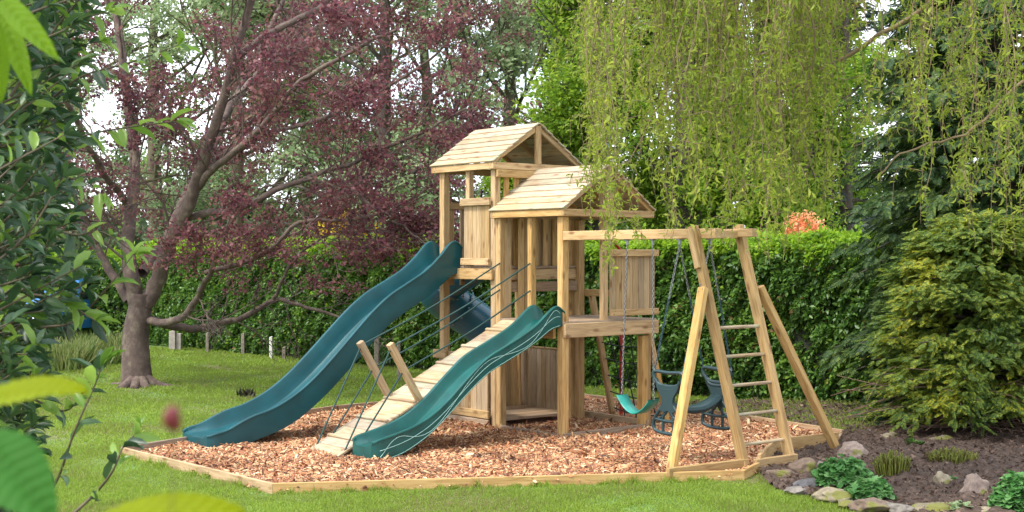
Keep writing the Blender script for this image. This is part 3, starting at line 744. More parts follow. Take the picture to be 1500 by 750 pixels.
# copper-leaved tree on the lawn
def copper():
    Yt = 20.0; root = empty('copper_tree', tuple(at(203, 566)))
    tag(root, 'large spreading purple-leaved tree with a thick forked trunk on the lawn', 'tree')
    t = Tree(7); A = lambda x, y, dy=0: tuple(atY(x, y, Yt+dy))
    # trunk
    tr = t.limb([A(202, 575), A(201, 562), A(200, 530), A(199, 490), A(204, 455), A(207, 430)], .33, .21, 16, 30)
    V = t.T.V[0].reshape(30, 16, 3)
    for i in range(30):
        c = V[i].mean(0); fl = math.exp(-i/4.0)
        th = np.arange(16)*2*PI/16
        V[i] = c+(V[i]-c)*(1+fl*(.25+.28*np.cos(th*5+1))+.05*np.sin(th*3+i*.2)+(.10 if i > 24 else 0)*(i-24)/6)[:, None]*(.74 if i < 26 else .80)
    t.T.V[0] = V.reshape(-1, 3)
    b0 = np.array(at(203, 566))
    for an, L_, r0 in ((.05, 1.15, .10), (-.9, .55, .09), (-2.2, .6, .09), (2.6, .7, .08), (-1.5, .45, .08), (1.2, .6, .08)):
        d_ = np.array((math.cos(an), math.sin(an), 0)); t.limb([b0+d_*.10+np.array((0, 0, .10)), b0+d_*(.26+.1*L_)+np.array((0, 0, -.015)), b0+d_*(L_*.7)+np.array((.03, .05, -.025)), b0+d_*(L_+.25)+np.array((0, .08, -.06))], r0, .03, 8, 16, .012)
    sp = dict(wig=.14, trop=(0, .02, .0, -.01, -.02), kids=(6, 6, 5, 4), ang=.78, ratio=.56, lift=.1)
    main = [([A(200, 445), A(190, 400), A(186, 340, .3), A(192, 250, .6), A(180, 120, .8), A(165, 0, 1), A(150, -150, 1.2)], .17, .06),
            ([A(212, 445), A(236, 405), A(262, 345, -.4), A(292, 270, -.8), A(322, 180, -1.2), A(352, 80, -1.4), A(390, -60, -1.6)], .18, .06),
            ([A(188, 440), A(150, 380, .2), A(110, 300, .5), A(60, 200, .8), A(10, 80, 1.0)], .10, .04),
            ([A(208, 400, .2), A(250, 330, 1.2), A(300, 230, 2.2), A(360, 120, 3.0), A(420, 0, 3.8), A(450, -90, 4)], .12, .04),
            ([A(214, 470), A(262, 470, -.6), A(288, 440, -1.0), A(300, 410, -1.4), A(322, 370, -1.8), A(345, 330, -2)], .085, .03),
            ([A(214, 468), A(262, 484, .4), A(320, 476, .8), A(368, 452, 1.0), A(402, 437, 1.0), A(450, 440, .8), A(500, 458, .6)], .095, .025),
            ([A(290, 275, -.8), A(340, 220, -1.5), A(400, 150, -2.2), A(470, 90, -2.8), A(560, 40, -3.2)], .075, .03),
            ([A(272, 320, -.5), A(350, 300, -.9), A(440, 260, -1.2), A(530, 230, -1.3), A(620, 190, -1.4), A(690, 150, -1.4)], .075, .02),
            ([A(318, 180, -1), A(380, 110, .5), A(450, 60, 1.2), A(540, 10, 2), A(620, -40, 2.4)], .075, .03),
            ([A(300, 400, -1.2), A(380, 375, -1.3), A(440, 330, -1.4), A(520, 320, -1.2), A(600, 290, -1), A(690, 240, -1)], .05, .018),
            ([A(400, 437, 1.0), A(430, 395, .9), A(470, 360, .8), A(540, 350, .6), A(610, 372, .3)], .04, .015),
            ([A(300, 240, 2.2), A(400, 200, 3), A(500, 170, 3.4), A(620, 100, 3.6), A(680, 40, 3.6)], .07, .02),
            ([A(352, 80, -1.4), A(460, 10, -1), A(560, -40, -.4), A(660, -60, 0)], .07, .03),
            ([A(186, 300, .4), A(120, 200, -1.0), A(90, 100, -2), A(100, 0, -2.5)], .07, .03),
            ([A(450, 260, -1.2), A(520, 290, -1.5), A(590, 330, -1.8), A(650, 380, -2), A(560, 395, -1.6)][:4], .035, .012)]
    for P_, a, b in main:
        a *= .74; b *= .7
        L_ = sum(math.dist(P_[i], P_[i+1]) for i in range(len(P_)-1))
        Q_ = t.limb(P_, a, b, 9, 26, .035); 
        t.kids(Q_, min(L_*.62, 2.9), max(b*.8, .02), 0, 3, sp, max(7, int(L_*2.3)), .18)
    rel(root, t); t.T.build('trunk', BARK, root)
    o = np.array(root.location)
    def cl(P_):
        Q_ = P_+o; px = 750+F*Q_[:, 0]/Q_[:, 1]; py = 371-F*(Q_[:, 2]-CH)/Q_[:, 1]
        return (Q_[:, 2] > 1.35)
    t.leaves('crown', 52000, 'lobed', .047, .8, PURP, root, .07, cl, .3, .3, 9, .10)
copper()
# background trees
GREY = leafmat('pale_green_leaves', [(.15, .23, .11), (.24, .33, .16), (.33, .42, .23), (.42, .48, .32)], .5, .55, .6)
MID = leafmat('mid_green_leaves', [(.09, .17, .05), (.16, .26, .07), (.23, .34, .10), (.31, .40, .15)], .5, .5, .6)
LIME = leafmat('lime_green_leaves', [(.08, .16, .02), (.15, .27, .028), (.24, .37, .035), (.32, .42, .05)], .5, .5, .8)
OLIVE = leafmat('olive_leaves', [(.13, .17, .06), (.20, .25, .085), (.28, .32, .12), (.35, .37, .18)], .5, .5, .6)
def bgtree(px, Y, H, rad, name, label, leaf, seed, nl=30000, ls=.13, upright=.0, bark=BARKG, lowest=.12, tr=.0, spread=.22, nb=15, lean=0, clump=.32, mx=3, ll=1.0):
    x = (px-750)/F*Y; root = empty(name, (x, Y, 0)); tag(root, label, 'tree', 'trees beyond the hedge')
    t = Tree(seed); r = t.r
    tp_ = np.array([(x, Y, -.1), (x+r.normal(0, .1), Y, H*.3), (x+lean*.5+r.normal(0, .2), Y, H*.62), (x+lean, Y, H)])
    Q_ = t.limb(tp_, .10+H*.014, .03, 9, 24, .03)
    sp = dict(wig=.13, trop=(.03+upright*.25, .02+upright*.2, .0+upright*.12, -.01), kids=(6, 5, 4), ang=.7-.25*upright, ratio=.5, lift=.1)
    for j in range(nb):
        tt_ = lowest+(.96-lowest)*(j+r.uniform(0, 1))/nb; i = min(int(tt_*23), 22); a = r.uniform(0, 2*PI)
        env = math.sin(PI*min(1, max(.18, (tt_-lowest*.5)/(1-lowest*.5)))**.8)*.75+.3
        el = .25+.9*tt_+upright*.6
        d = (math.cos(a)*math.cos(el), math.sin(a)*math.cos(el), math.sin(el))
        t.grow(Q_[i], d, rad*env*ll, .045+.02*(1-tt_), 0, mx, sp)
    rel(root, t); t.T.build('trunk', bark, root); t.leaves('crown', nl, 'quad', ls, .62, leaf, root, spread, None, .1, clump)
    return root
bgtree(60, 34, 12, 5.0, 'broadleaf_tree', 'pale green tree at far left behind the laurel leaves', GREY, 21, 20000)
bgtree(235, 38, 14, 5.5, 'broadleaf_tree', 'mid green tree behind the forks of the purple tree', MID, 22, 26000)
bgtree(345, 33, 12, 4.5, 'broadleaf_tree', 'grey green tree with bare lower trunk behind the purple tree, left of the yellow shrub', GREY, 23, 22000)
bgtree(440, 36, 13, 5.0, 'broadleaf_tree', 'olive green tree behind the purple crown above the yellow shrub', OLIVE, 24, 26000)
bgtree(560, 30, 12, 4.4, 'broadleaf_tree', 'grey green tree behind the purple crown, left of the taller tower', GREY, 25, 24000, bark=BARKD)
bgtree(655, 35, 12.5, 4.6, 'broadleaf_tree', 'mid green tree behind the left end of the taller tower roof', MID, 26, 24000)
bgtree(740, 31, 11.5, 3.6, 'broadleaf_tree', 'airy pale grey green tree with sky gaps rising above the taller tower roof', GREY, 27, 20000, clump=.35)
bgtree(812, 37, 14, 4.4, 'broadleaf_tree', 'olive green thin-branched tree between the airy pale tree and the lime hornbeams', OLIVE, 28, 20000, clump=.3)
bgtree(880, 27, 11, 3.1, 'hornbeam_tree', 'upright lime green tree directly behind the lower tower roof', LIME, 29, 60000, .10, .7, BARKD, .08)
bgtree(985, 25.5, 11, 3.3, 'hornbeam_tree', 'dense upright lime green tree behind the middle of the swing beam', LIME, 30, 90000, .10, .7, BARKD, .04)
bgtree(1105, 26, 10, 3.2, 'hornbeam_tree', 'upright bright green tree behind the ladder top', LIME, 31, 90000, .10, .7, BARKD, .04)
bgtree(1200, 31, 9.5, 2.8, 'hornbeam_tree', 'thinner lime green tree above the orange shrub', LIME, 32, 36000, .11, .6, BARKD, .1)
bgtree(1480, 34, 11, 4.0, 'broadleaf_tree', 'mid green tree glimpsed behind the dark conifer', MID, 33, 20000)
# conifers -------------------------------------------------------
def conifer(name, label, x, Y, H, rad, mat, seed, nb, z0=.6, droop=.25, ls=.26, per=26, dark=BARKD, tw=.5, grp=None, shape=.85, back=1.0, zskirt=None):
    root = empty(name, (x, Y, 0)); tag(root, label, 'conifer', grp); r = np.random.default_rng(seed); T = Tubes()
    T.add(cr([(0, 0, -.1), (.05, .02, H*.4), (0, 0, H)], 12), np.linspace(.05+H*.018, .02, 12), 10, False)
    PP = []; DD = []
    for j in range(nb):
        t = (j+r.uniform(0, 1))/nb; z = z0+(H-z0)*t; a = r.uniform(0, 2*PI); L_ = rad*(1-t**1.3)**shape*r.uniform(.72, 1.1)+.15
        d = np.array((math.cos(a), math.sin(a)*back, 0)); el = .35*t+.05
        pts = [np.array((0, 0, z))]; m = 7
        for i in range(1, m+1):
            f = i/m; pts.append(np.array((0, 0, z))+d*L_*f+np.array((r.normal(0, .03), r.normal(0, .03), L_*(el*f-droop*f*f*1.3+.1*f**4))))
        Q_ = cr(pts, 12); T.add(Q_, np.linspace(.022, .005, 12), 4, False)
        k = int(per*(.4+L_/rad)); f = r.uniform(.22, 1, k)**.8*(11-.01); i = f.astype(int); fr = (f-i)[:, None]
        Pq = Q_[i]*(1-fr)+Q_[i+1]*fr; tg = Q_[i+1]-Q_[i]; tg /= np.linalg.norm(tg, axis=1, keepdims=True)
        side = np.stack([-tg[:, 1], tg[:, 0], tg[:, 2]*0], 1)*r.choice([-1, 1], k)[:, None]
        PP.append(Pq+side*r.uniform(0, .16, k)[:, None]+r.normal(0, .035, (k, 3))); dd = tg*r.uniform(.3, 1, k)[:, None]+side*r.uniform(.1, .9, k)[:, None]; dd[:, 2] -= r.uniform(0, tw, k); DD.append(dd)
    T.build('trunk', dark, root); PP = np.vstack(PP); DD = np.vstack(DD); n = len(PP)
    scatter('crown', 'spray', PP, DD, ls*R.uniform(.6, 1.25, n), ls*R.uniform(.6, 1.1, n), mat, root, roll=R.normal(0, .45, n))
    return root
CDARK = leafmat('dark_conifer_spray', [(.016, .042, .018), (.035, .08, .024), (.07, .13, .03), (.17, .23, .035)], .3, .55, 1.5)
CGOLD = leafmat('golden_conifer_spray', [(.03, .08, .022), (.085, .16, .03), (.21, .27, .035), (.50, .46, .03)], .4, .55, 2.2)
CBLUE = leafmat('blue_conifer_spray', [(.03, .045, .04), (.06, .085, .07), (.10, .13, .10), (.15, .18, .13)], .15, .55, 1.5)
conifer('cypress_tree', 'tall dark green conifer filling the right edge above the rockery', 5.72, 15.7, 9.8, 1.8, CDARK, 41, 460, .9, .36, .19, 60)
gc = conifer('golden_cypress', 'bushy conifer with yellow-tipped sprays in front of the tall dark conifer', 4.95, 14.2, 2.3, .95, CGOLD, 42, 300, .42, .24, .12, 70, shape=.36)
conifer('golden_cypress', 'second yellow-tipped conifer further right, against the right edge', 6.3, 14.6, 1.8, .9, CGOLD, 45, 240, .45, .24, .12, 60, shape=.4)
conifer('green_cypress', 'dull grey green feathery conifer low between hedge and golden-tipped conifer', 4.55, 15.0, 1.5, .42, CDARK, 43, 90, .08, .1, .14, 40, shape=.4)
conifer('blue_cedar', 'tall blue grey conifer with drooping sprays in the sky gap right of the hornbeams', 6.95, 28.0, 9.5, 2.3, CBLUE, 44, 110, 1.5, .22, .30, 16)
# bare dead twigs under the golden conifer
dt = Tubes(); r = np.random.default_rng(3)
for k in range(150):
    a = r.uniform(PI*.7, PI*2.1); b = np.array((4.8+r.normal(0, .12), 14.2+r.normal(0, .12), r.uniform(.1, .7))); L_ = r.uniform(.5, 1.25)
    d = np.array((math.cos(a), math.sin(a), r.uniform(-.1, .25)))
    dt.add(cr([b, b+d*L_*.5+r.normal(0, .05, 3), b+d*L_+r.normal(0, .09, 3)+np.array((0, 0, -.06))], 7), np.linspace(.009, .003, 7), 3, False)
dt.V = [v-np.array(gc.location) for v in dt.V]; dt.build('dead_twigs', barkmat('dead_twig', (.09, .05, .035), (.20, .13, .09), 20), gc)
# ---------------------------------------------------------------- hedge
HEDGE = leafmat('hedge_leaves', [(.025, .07, .014), (.055, .13, .022), (.10, .21, .03), (.18, .30, .045)], .35, .42, 1.4, spec=.45)
HTOP = leafmat('hedge_lit_top_and_shoots', [(.10, .21, .018), (.18, .33, .025), (.26, .42, .03), (.32, .45, .05)], .5, .45, 1.5)  # light on the hedge top painted as lighter green; shoots share it
HBROWN = leafmat('hedge_brown_leaves', [(.12, .07, .03), (.22, .15, .05), (.28, .24, .08)], .3, .6, 3)
def hedge(a, b, h, th, name, label, n, seed, ls=.075):
    r = np.random.default_rng(seed); a, b = np.array(a, float), np.array(b, float); L_ = np.linalg.norm(b-a); d = (b-a)/L_; nn = np.array((d[1], -d[0]))  # towards camera
    if nn[1] > 0: nn = -nn
    root = empty(name, (*a, 0)); tag(root, label, 'hedge')
    # opaque near-black core behind the leaves, irregular
    nx, nz = 90, 12; V = []
    for i in range(nx):
        for j in range(nz):
            ang = PI*j/(nz-1); s = L_*i/(nx-1); w_ = th*.5*.72; hh = h*.93
            o_ = math.cos(ang); y = w_*np.sign(o_)*abs(o_)**.35; z = hh*math.sin(ang)**.3
            k = .06*wob(s*1.2, z*2, 1.2)
            V.append((*(d*s+nn*(y*(1+k))), z*(1+.02*math.sin(s*2))))
    idx = np.arange(nx*nz).reshape(nx, nz); q = np.stack([idx[:-1, :-1], idx[1:, :-1], idx[1:, 1:], idx[:-1, 1:]], -1).reshape(-1, 4)
    npmesh('dark_core', V, q, barkmat('hedge_core', (.006, .009, .004), (.018, .022, .010), 9, (1, 1, 1)), root, True)
    # leaf shell
    s = r.uniform(0, L_, n); u = r.uniform(0, 1, n); face = u < .66
    z = np.where(face, r.uniform(0, 1, n)**.9*h, h+r.normal(0, .035, n)); off = np.where(face, th*.5, r.uniform(-th*.5, th*.5, n))
    bulge = .10*wob(s*.9, z*1.6, 1.3)+.05*np.sin(s*9+z*7)+.03*np.sin(s*23-z*17)
    off = np.where(face, off+bulge-np.abs(r.normal(0, .09, n))-.14*np.clip((.35-z)/.35, 0, 1), off); z = np.where(face, z, z+.045*np.sin(s*5)+.03*np.sin(s*13+off*7)-.12*np.clip(np.abs(off)/(th*.5)-.75, 0, 1))
    P_ = np.stack([d[0]*s+nn[0]*off, d[1]*s+nn[1]*off, z], 1)
    D = r.normal(0, 1, (n, 3)); D[:, 2] -= .5; D[:, :2] += nn*.7*face[:, None]; D[~face, 2] += 1.3
    pale_leaf = (z > h-.16+.05*np.sin(s*7)+r.normal(0, .06, n))  # top band takes the lighter green: its brighter light is painted in
    mi_ = pale_leaf.astype(int); mi_[r.uniform(0, 1, n) < .018] = 2; mi_[(r.uniform(0, 1, n) < .10) & (wob(s*1.1, z*2.2, 1.7) > .5)] = 1
    # loose shoots standing out of the clipped top and face
    ns = int(L_*16); ss = r.uniform(0, L_, ns); oo = r.uniform(-th*.5, th*.5, ns); hs_ = r.gamma(2, .05, ns).clip(.03, .3); q_ = 9
    f_ = np.tile(np.linspace(.1, 1, q_), ns); S2 = np.repeat(ss, q_)+np.repeat(r.normal(0, .3, ns)*hs_, q_)*f_; O2 = np.repeat(oo, q_); Z2 = h+np.repeat(hs_, q_)*f_
    P_ = np.vstack([P_, np.stack([d[0]*S2+nn[0]*O2, d[1]*S2+nn[1]*O2, Z2], 1)+r.normal(0, .012, (ns*q_, 3))]); D2 = r.normal(0, 1, (ns*q_, 3)); D2[:, 2] += .5; D = np.vstack([D, D2]); mi_ = np.concatenate([mi_, np.ones(ns*q_, int)]); n = len(P_)
    sz = ls*r.uniform(.6, 1.3, n)
    scatter('foliage', 'quad', P_, D, sz, sz*.6, [HEDGE, HTOP, HBROWN], root, midx=mi_, roll=r.normal(0, .8, n))
    # shoots sticking out of the top
    return root
hedge((-7.5, 29.4), (6.4, 15.3), 2.12, 1.3, 'hedge', 'tall clipped green hedge running behind the lawn and swings', 210000, 5)
hedge((-20, 35), (-7.9, 30.0), 1.9, 1.4, 'hedge', 'darker hedge at far left behind the tree trunk', 50000, 6, .09)
# far wood
r = np.random.default_rng(9); n = 60000; x = r.uniform(-45, 45, n); hh = 3.6+1.6*np.sin(x*.35)+1.0*np.sin(x*.9+1)+.5*np.sin(x*2.3)
Pw = np.stack([x, 62+r.normal(0, 3, n), r.uniform(0, 1, n)**.8*hh], 1)
scatter('far_wood', 'quad', Pw, r.normal(0, 1, (n, 3)), .55*r.uniform(.5, 1.3, n), .34, leafmat('far_wood_leaves', [(.035, .06, .03), (.06, .095, .04), (.10, .14, .06)], .3), None)
tag(bpy.data.objects['far_wood'], 'distant wood seen in gaps beyond the hedge', 'wood', kind='stuff')
# shrubs above the hedge
def shrub(name, label, loc, rad, mat, n, ls, cat='shrub', kind='quad', stems=12, squash=1.0, z0=0.0, seed=1, grp=None, shell=.5):
    r = np.random.default_rng(seed); root = empty(name, loc); tag(root, label, cat, grp); T = Tubes()
    for k in range(stems):
        a = r.uniform(0, 2*PI); e = np.array((math.cos(a)*rad*.7, math.sin(a)*rad*.7, z0+rad*squash*r.uniform(.6, 1.6)))
        T.add(cr([(0, 0, 0), e*np.array((.3, .3, .5))+r.normal(0, rad*.05, 3), e], 8), np.linspace(.02, .006, 8)*rad, 4, False)
    T.build('stems', BARKD, root)
    D = r.normal(0, 1, (n, 3)); D /= np.linalg.norm(D, axis=1, keepdims=True); q = rad*r.uniform(shell, 1, n)[:, None]*D*(1+.18*np.sin(D[:, :1]*7+D[:, 1:2]*5+D[:, 2:]*6)); q[:, 2] = q[:, 2]*squash+rad*squash+z0
    q = q[q[:, 2] > .01]; n = len(q)
    dd = r.normal(0, 1, (n, 3)); dd[:, 2] += .4; sz = ls*r.uniform(.6, 1.3, n)
    scatter('foliage', kind, q, dd, sz, sz*.6, mat, root); return root
ORNG = leafmat('orange_leaves', [(.60, .26, .10), (.74, .38, .18), (.80, .52, .32)], .4)
YELL = leafmat('yellow_flowers', [(.40, .30, .02), (.62, .46, .02), (.70, .60, .05)], .4)
shrub('orange_shrub', 'salmon orange leaved shrub peeping over the hedge top', tuple(atY(1175, 371, 23.0)*1 + Vector((0, 0, -1.98))), .36, ORNG, 2300, .07, z0=1.95, seed=2)
shrub('yellow_shrub', 'bright yellow flowering shrub beyond the hedge under the purple tree', (-3.6, 29.5, 0), .65, YELL, 5000, .09, z0=1.65, seed=3)
# ---------------------------------------------------------------- fence posts in front of the hedge
PG = plain('weathered_post', (.20, .17, .13), .85, sc=14, var=.3, bump=.5); PWt = plain('white_post', (.62, .61, .56), .7, sc=20, var=.2); PC = plain('concrete_post', (.33, .29, .25), .9, sc=12, var=.25, bump=.5)
def fpost(px, yb, yt, wpx, mat, label, twin=False):
    b = at(px, yb); h = (yb-yt)/F*b.y; w_ = wpx/F*b.y
    bm = bmesh.new(); box_bm(bm, (0, 0, h/2-.05), (w_, w_, h+.1), .008)
    # weathered slanted top
    for v in bm.verts:
        if v.co.z > h-.03: v.co.z += v.co.x*.35
    if twin: box_bm(bm, (w_*.95, .05, h/2-.03), (w_*.8, w_, h-.06), .008)
    o = bmobj('fence_post', bm, mat); o.location = b; tag(o, label, 'post', 'posts along the hedge')
fpost(253, 513, 484, 9, PC, 'short twin brown and grey post nearest the tree trunk', True)
fpost(304, 516, 487, 4.5, PG, 'thin grey post under the low bough, second from the trunk')
fpost(356, 520, 488, 5, PG, 'grey weathered post between the thin grey post and the white post')
fpost(397, 525, 493, 4.5, PWt, 'slim white post in front of the hedge')
fpost(416, 527, 508, 5, PG, 'low dark post just right of the white post')
fpost(552, 556, 480, 7, PG, 'tall grey post seen beneath the long slide')
fpost(584, 560, 500, 5, PG, 'pale grey post right of the tall post beneath the slide')
# ---------------------------------------------------------------- grass blades
def blades():
    r = np.random.default_rng(17)
    def region(n, x0, x1, y0, y1, h, w_):
        x = r.uniform(x0, x1, n); y = r.uniform(y0, y1, n); k = ~inpoly(x, y, BX, .008) & (np.abs(x) < y*.40) & (y < 28.2-(x+7)*.97) & (~soil(x, y) | ((y > 14.4+.3*np.sin(x*5)) & (r.uniform(0, 1, n) < .6)))
        k &= ~(inpoly(x, y, BX, .05) & (r.uniform(0, 1, n) < .45)) & ~((wob(x*1.3, y*1.1, 1.0) < -.95) & (r.uniform(0, 1, n) < .6))
        return x[k], y[k], np.full(k.sum(), h), np.full(k.sum(), w_)
    parts = [region(330000, -5.2, 5.2, 9.8, 13.6, .036, .0065), region(190000, -8, 4.5, 13.0, 19, .04, .010), region(150000, -10, 2, 19, 28, .045, .016)]
    x, y, h, w_ = [np.concatenate(a) for a in zip(*parts)]; n = len(x)
    lump = .8+.4*np.clip(wob(x, y, 2.2), -1, 1)+.25*np.clip(wob(x+3, y, 6.1), 0, 1)
    tx, ty = [], []
    for i in range(len(BX)):
        if i in (2, 3, 4, 5): continue
        a, b = BX[i], BX[(i+1) % len(BX)]; L_ = np.linalg.norm(b-a); m_ = int(L_*420); t_ = r.uniform(0, 1, m_); keep = np.sin(t_*L_*9+i)+np.sin(t_*L_*23) > .2; t_ = t_[keep]
        nr = np.array(((b-a)[1], -(b-a)[0]))/L_; nr = nr if nr.dot(a-BX.mean(0)) > 0 else -nr; o_ = np.abs(r.normal(0, .035, len(t_)))+.022
        tx.append(a[0]+(b-a)[0]*t_+nr[0]*o_); ty.append(a[1]+(b-a)[1]*t_+nr[1]*o_)
    tx = np.concatenate(tx); ty = np.concatenate(ty); x = np.concatenate([x, tx]); y = np.concatenate([y, ty]); h = np.concatenate([h, np.full(len(tx), .075)]); w_ = np.concatenate([w_, np.full(len(tx), .008)]); n = len(x)
    lump = .8+.4*np.clip(wob(x, y, 2.2), -1, 1)+.25*np.clip(wob(x+3, y, 6.1), 0, 1)
    D = np.stack([r.normal(0, .55, n), r.normal(0, .55, n), np.ones(n)], 1)
    m = leafmat('grass_blades', [(.22, .19, .08), (.18, .23, .045), (.17, .27, .03), (.22, .33, .04), (.30, .38, .07)], .4, .5, .8)
    o = scatter('grass', 'blade', np.stack([x, y, np.where(soil(x, y), soilz(x, y)-.004, 0)], 1), D, h*lump*r.uniform(.6, 1.3, n), w_, m, None, roll=r.uniform(0, 6.28, n))
    tag(o, 'short mown green lawn grass', 'grass', kind='stuff')
SOILP = np.array([tuple(at(px, py).xy) for px, py in ((1112, 694), (1135, 718), (1200, 733), (1270, 748), (1330, 760), (1560, 800))]+[(9, 9.5), (9, 18), (5, 17.2), (2.6, 17.6), (1.6, 17.5), (1.9, 16.9), (2.85, 15.5), (3.55, 14.35)]+[tuple(at(1226, 655).xy), tuple(at(1136, 666).xy)])
def soil(x, y): return inpoly(x, y, SOILP)
SOIL = barkmat('soil', (.03, .018, .012), (.072, .044, .030), 14, (1, 1, 1), 1.0, (.15, .10, .075))
def soilz(x, y): return .03+.03*wob(x, y, 1.6)*.5+.02*np.sin(x*19)*np.cos(y*17)+.018*np.sin(x*41+y*7)*np.cos(y*37)+.10*np.clip((x-2.6)/2, 0, 1)
blades()
sb = sheet('soil_bed', 1.5, 9, 9.5, 18, 260, 260, soilz, SOIL, soil); tag(sb, kind='structure')
r = np.random.default_rng(8); n = 26000; x = r.uniform(1.6, 6, n); y = r.uniform(9.9, 17.5, n); k = soil(x, y); x, y = x[k], y[k]; n = len(x)
D = r.normal(0, 1, (n, 3)); D[:, 2] *= .4; s_ = r.gamma(3, .0055, n).clip(.006, .045)
o = scatter('soil_clods', 'lobed', np.stack([x, y, soilz(x, y)+.008], 1), D, s_, s_*.8, leafmat('litter', [(.03, .018, .012), (.065, .04, .028), (.11, .07, .05), (.26, .18, .13)], .1, .8, 3), None)
tag(o, 'loose soil crumbs and leaf litter over the rockery bed', 'leaf litter', kind='stuff')
# ---------------------------------------------------------------- rocks
def rockmat(name, a, b, moss=0.0):
    m, nt, N, L = newmat(name); tc = N('ShaderNodeTexCoord')
    n1 = N('ShaderNodeTexNoise'); n1.inputs['Scale'].default_value = 9; n1.inputs['Detail'].default_value = 9; n1.inputs['Roughness'].default_value = .65; L(tc.outputs['Object'], n1.inputs['Vector'])
    r1 = ramp(N, [(.3, a), (.55, b), (.75, tuple(min(1, x*1.5) for x in b))]); L(n1.outputs[0], r1.inputs[0]); last = r1.outputs[0]
    if moss:
        n2 = N('ShaderNodeTexNoise'); n2.inputs['Scale'].default_value = 6; L(tc.outputs['Object'], n2.inputs['Vector'])
        r2 = ramp(N, [(.62-moss*.3, (0, 0, 0)), (.70-moss*.3, (1, 1, 1))]); L(n2.outputs[0], r2.inputs[0])
        mt = N('ShaderNodeMix'); mt.data_type = 'RGBA'; L(r2.outputs[0], mt.inputs[0]); L(last, mt.inputs[6]); mt.inputs[7].default_value = (.14, .14, .03, 1); last = mt.outputs[2]
    p = N('ShaderNodeBsdfPrincipled'); p.inputs['Roughness'].default_value = .88; L(last, p.inputs['Base Color'])
    bp = N('ShaderNodeBump'); bp.inputs['Strength'].default_value = .8; bp.inputs['Distance'].default_value = .02; L(n1.outputs[0], bp.inputs['Height']); L(bp.outputs[0], p.inputs['Normal'])
    o = N('ShaderNodeOutputMaterial'); L(p.outputs[0], o.inputs['Surface']); return m
RK = {'grey': rockmat('grey_rock', (.08, .07, .06), (.20, .175, .15)), 'pink': rockmat('pinkish_rock', (.11, .08, .068), (.26, .20, .165), .12), 'tan': rockmat('tan_rock', (.12, .095, .06), (.28, .235, .16), .4),
      'dark': rockmat('dark_rock', (.04, .04, .042), (.11, .105, .11)), 'moss': rockmat('mossy_rock', (.09, .08, .05), (.22, .18, .12), .75), 'brown': rockmat('brown_rock', (.07, .048, .035), (.17, .12, .085), .2)}
def rock(px, py, wpx, hpx, mat, label, seed, flat=1.0, rz=0):
    b = at(px, py+hpx*.45, .05); sc_ = b.y/F; r = random.Random(seed)
    bm = bmesh.new(); bmesh.ops.create_icosphere(bm, subdivisions=4, radius=1)
    cuts = [(Vector((r.gauss(0, 1), r.gauss(0, 1), r.gauss(0, 1)+.2)).normalized(), r.uniform(.55, .85)) for _ in range(9)]
    from mathutils import noise
    for v in bm.verts:
        for nn, dd in cuts:
            t = v.co.dot(nn)-dd
            if t > 0: v.co -= nn*t*.9
        v.co *= 1+.22*noise.noise(v.co*1.9+Vector((seed, 0, 0)))+.09*noise.noise(v.co*5+Vector((0, seed, 0)))+.03*noise.noise(v.co*14)
        v.co = Vector((v.co.x*wpx*.56*sc_, v.co.y*wpx*.42*sc_, v.co.z*hpx*.62*sc_))
    o = bmobj('rock', bm, RK[mat], smooth=True); o.location = (b.x, b.y, .04+hpx*.13*sc_); o.rotation_euler = (r.uniform(-.1, .1), r.uniform(-.1, .1), rz)
    tag(o, label, 'rock', 'rockery stones')
RL = [(1252, 652, 50, 34, 'pink', 'purplish grey boulder at the foot of the right-hand swing brace'),
      (1304, 636, 44, 20, 'tan', 'tilted pale slab stone beneath the conifer edge, just left of the small ivy'),
      (1181, 676, 42, 28, 'brown', 'reddish brown rounded rock nearest the right corner of the edging'),
      (1207, 678, 20, 20, 'grey', 'small grey rock between the brown rock and the leafy green clump'),
      (1183, 702, 58, 15, 'dark', 'low dark slate-coloured stones left of the leafy green clump'),
      (1381, 643, 46, 24, 'moss', 'greenish mossy rock behind the right fern stump'),
      (1399, 657, 42, 17, 'tan', 'flat pale stone just behind the right fern stump'),
      (1383, 698, 38, 30, 'tan', 'pale broken rock left of the large pinkish boulder'),
      (1429, 706, 48, 44, 'pink', 'large rounded pinkish grey boulder at right front of the bed'),
      (1222, 718, 62, 20, 'tan', 'flat pale edging stone at the lawn edge beside the leafy clump'),
      (1276, 734, 62, 20, 'brown', 'flat brown edging stone in the middle of the lawn edge row'),
      (1366, 738, 66, 15, 'moss', 'low stone covered in yellow moss on the lawn edge'),
      (1448, 745, 60, 17, 'tan', 'pale edging stone in the bottom right corner'),
      (1316, 738, 40, 16, 'grey', 'grey edging stone left of the yellow mossy one'),
      (1340, 628, 30, 20, 'dark', 'dark stone in shade under the conifer, above the small ivy'),
      (1386, 624, 30, 20, 'brown', 'brown shaded stone behind the mossy rock'),
      (1141, 688, 40, 15, 'brown', 'low brown stone touching the outside of the timber corner'),
      (1306, 655, 36, 14, 'grey', 'low flat grey stone behind the left fern stump'),
      (1165, 714, 34, 10, 'grey', 'small flat grey stone at the left tip of the bed'),
      (1240, 733, 30, 10, 'moss', 'small mossy stone between two flat edging stones')]
for i, (a, b, c, d, m_, l_) in enumerate(RL): rock(a, b, c, d, m_, l_, i+5, rz=(i*.7) % 1-.5)
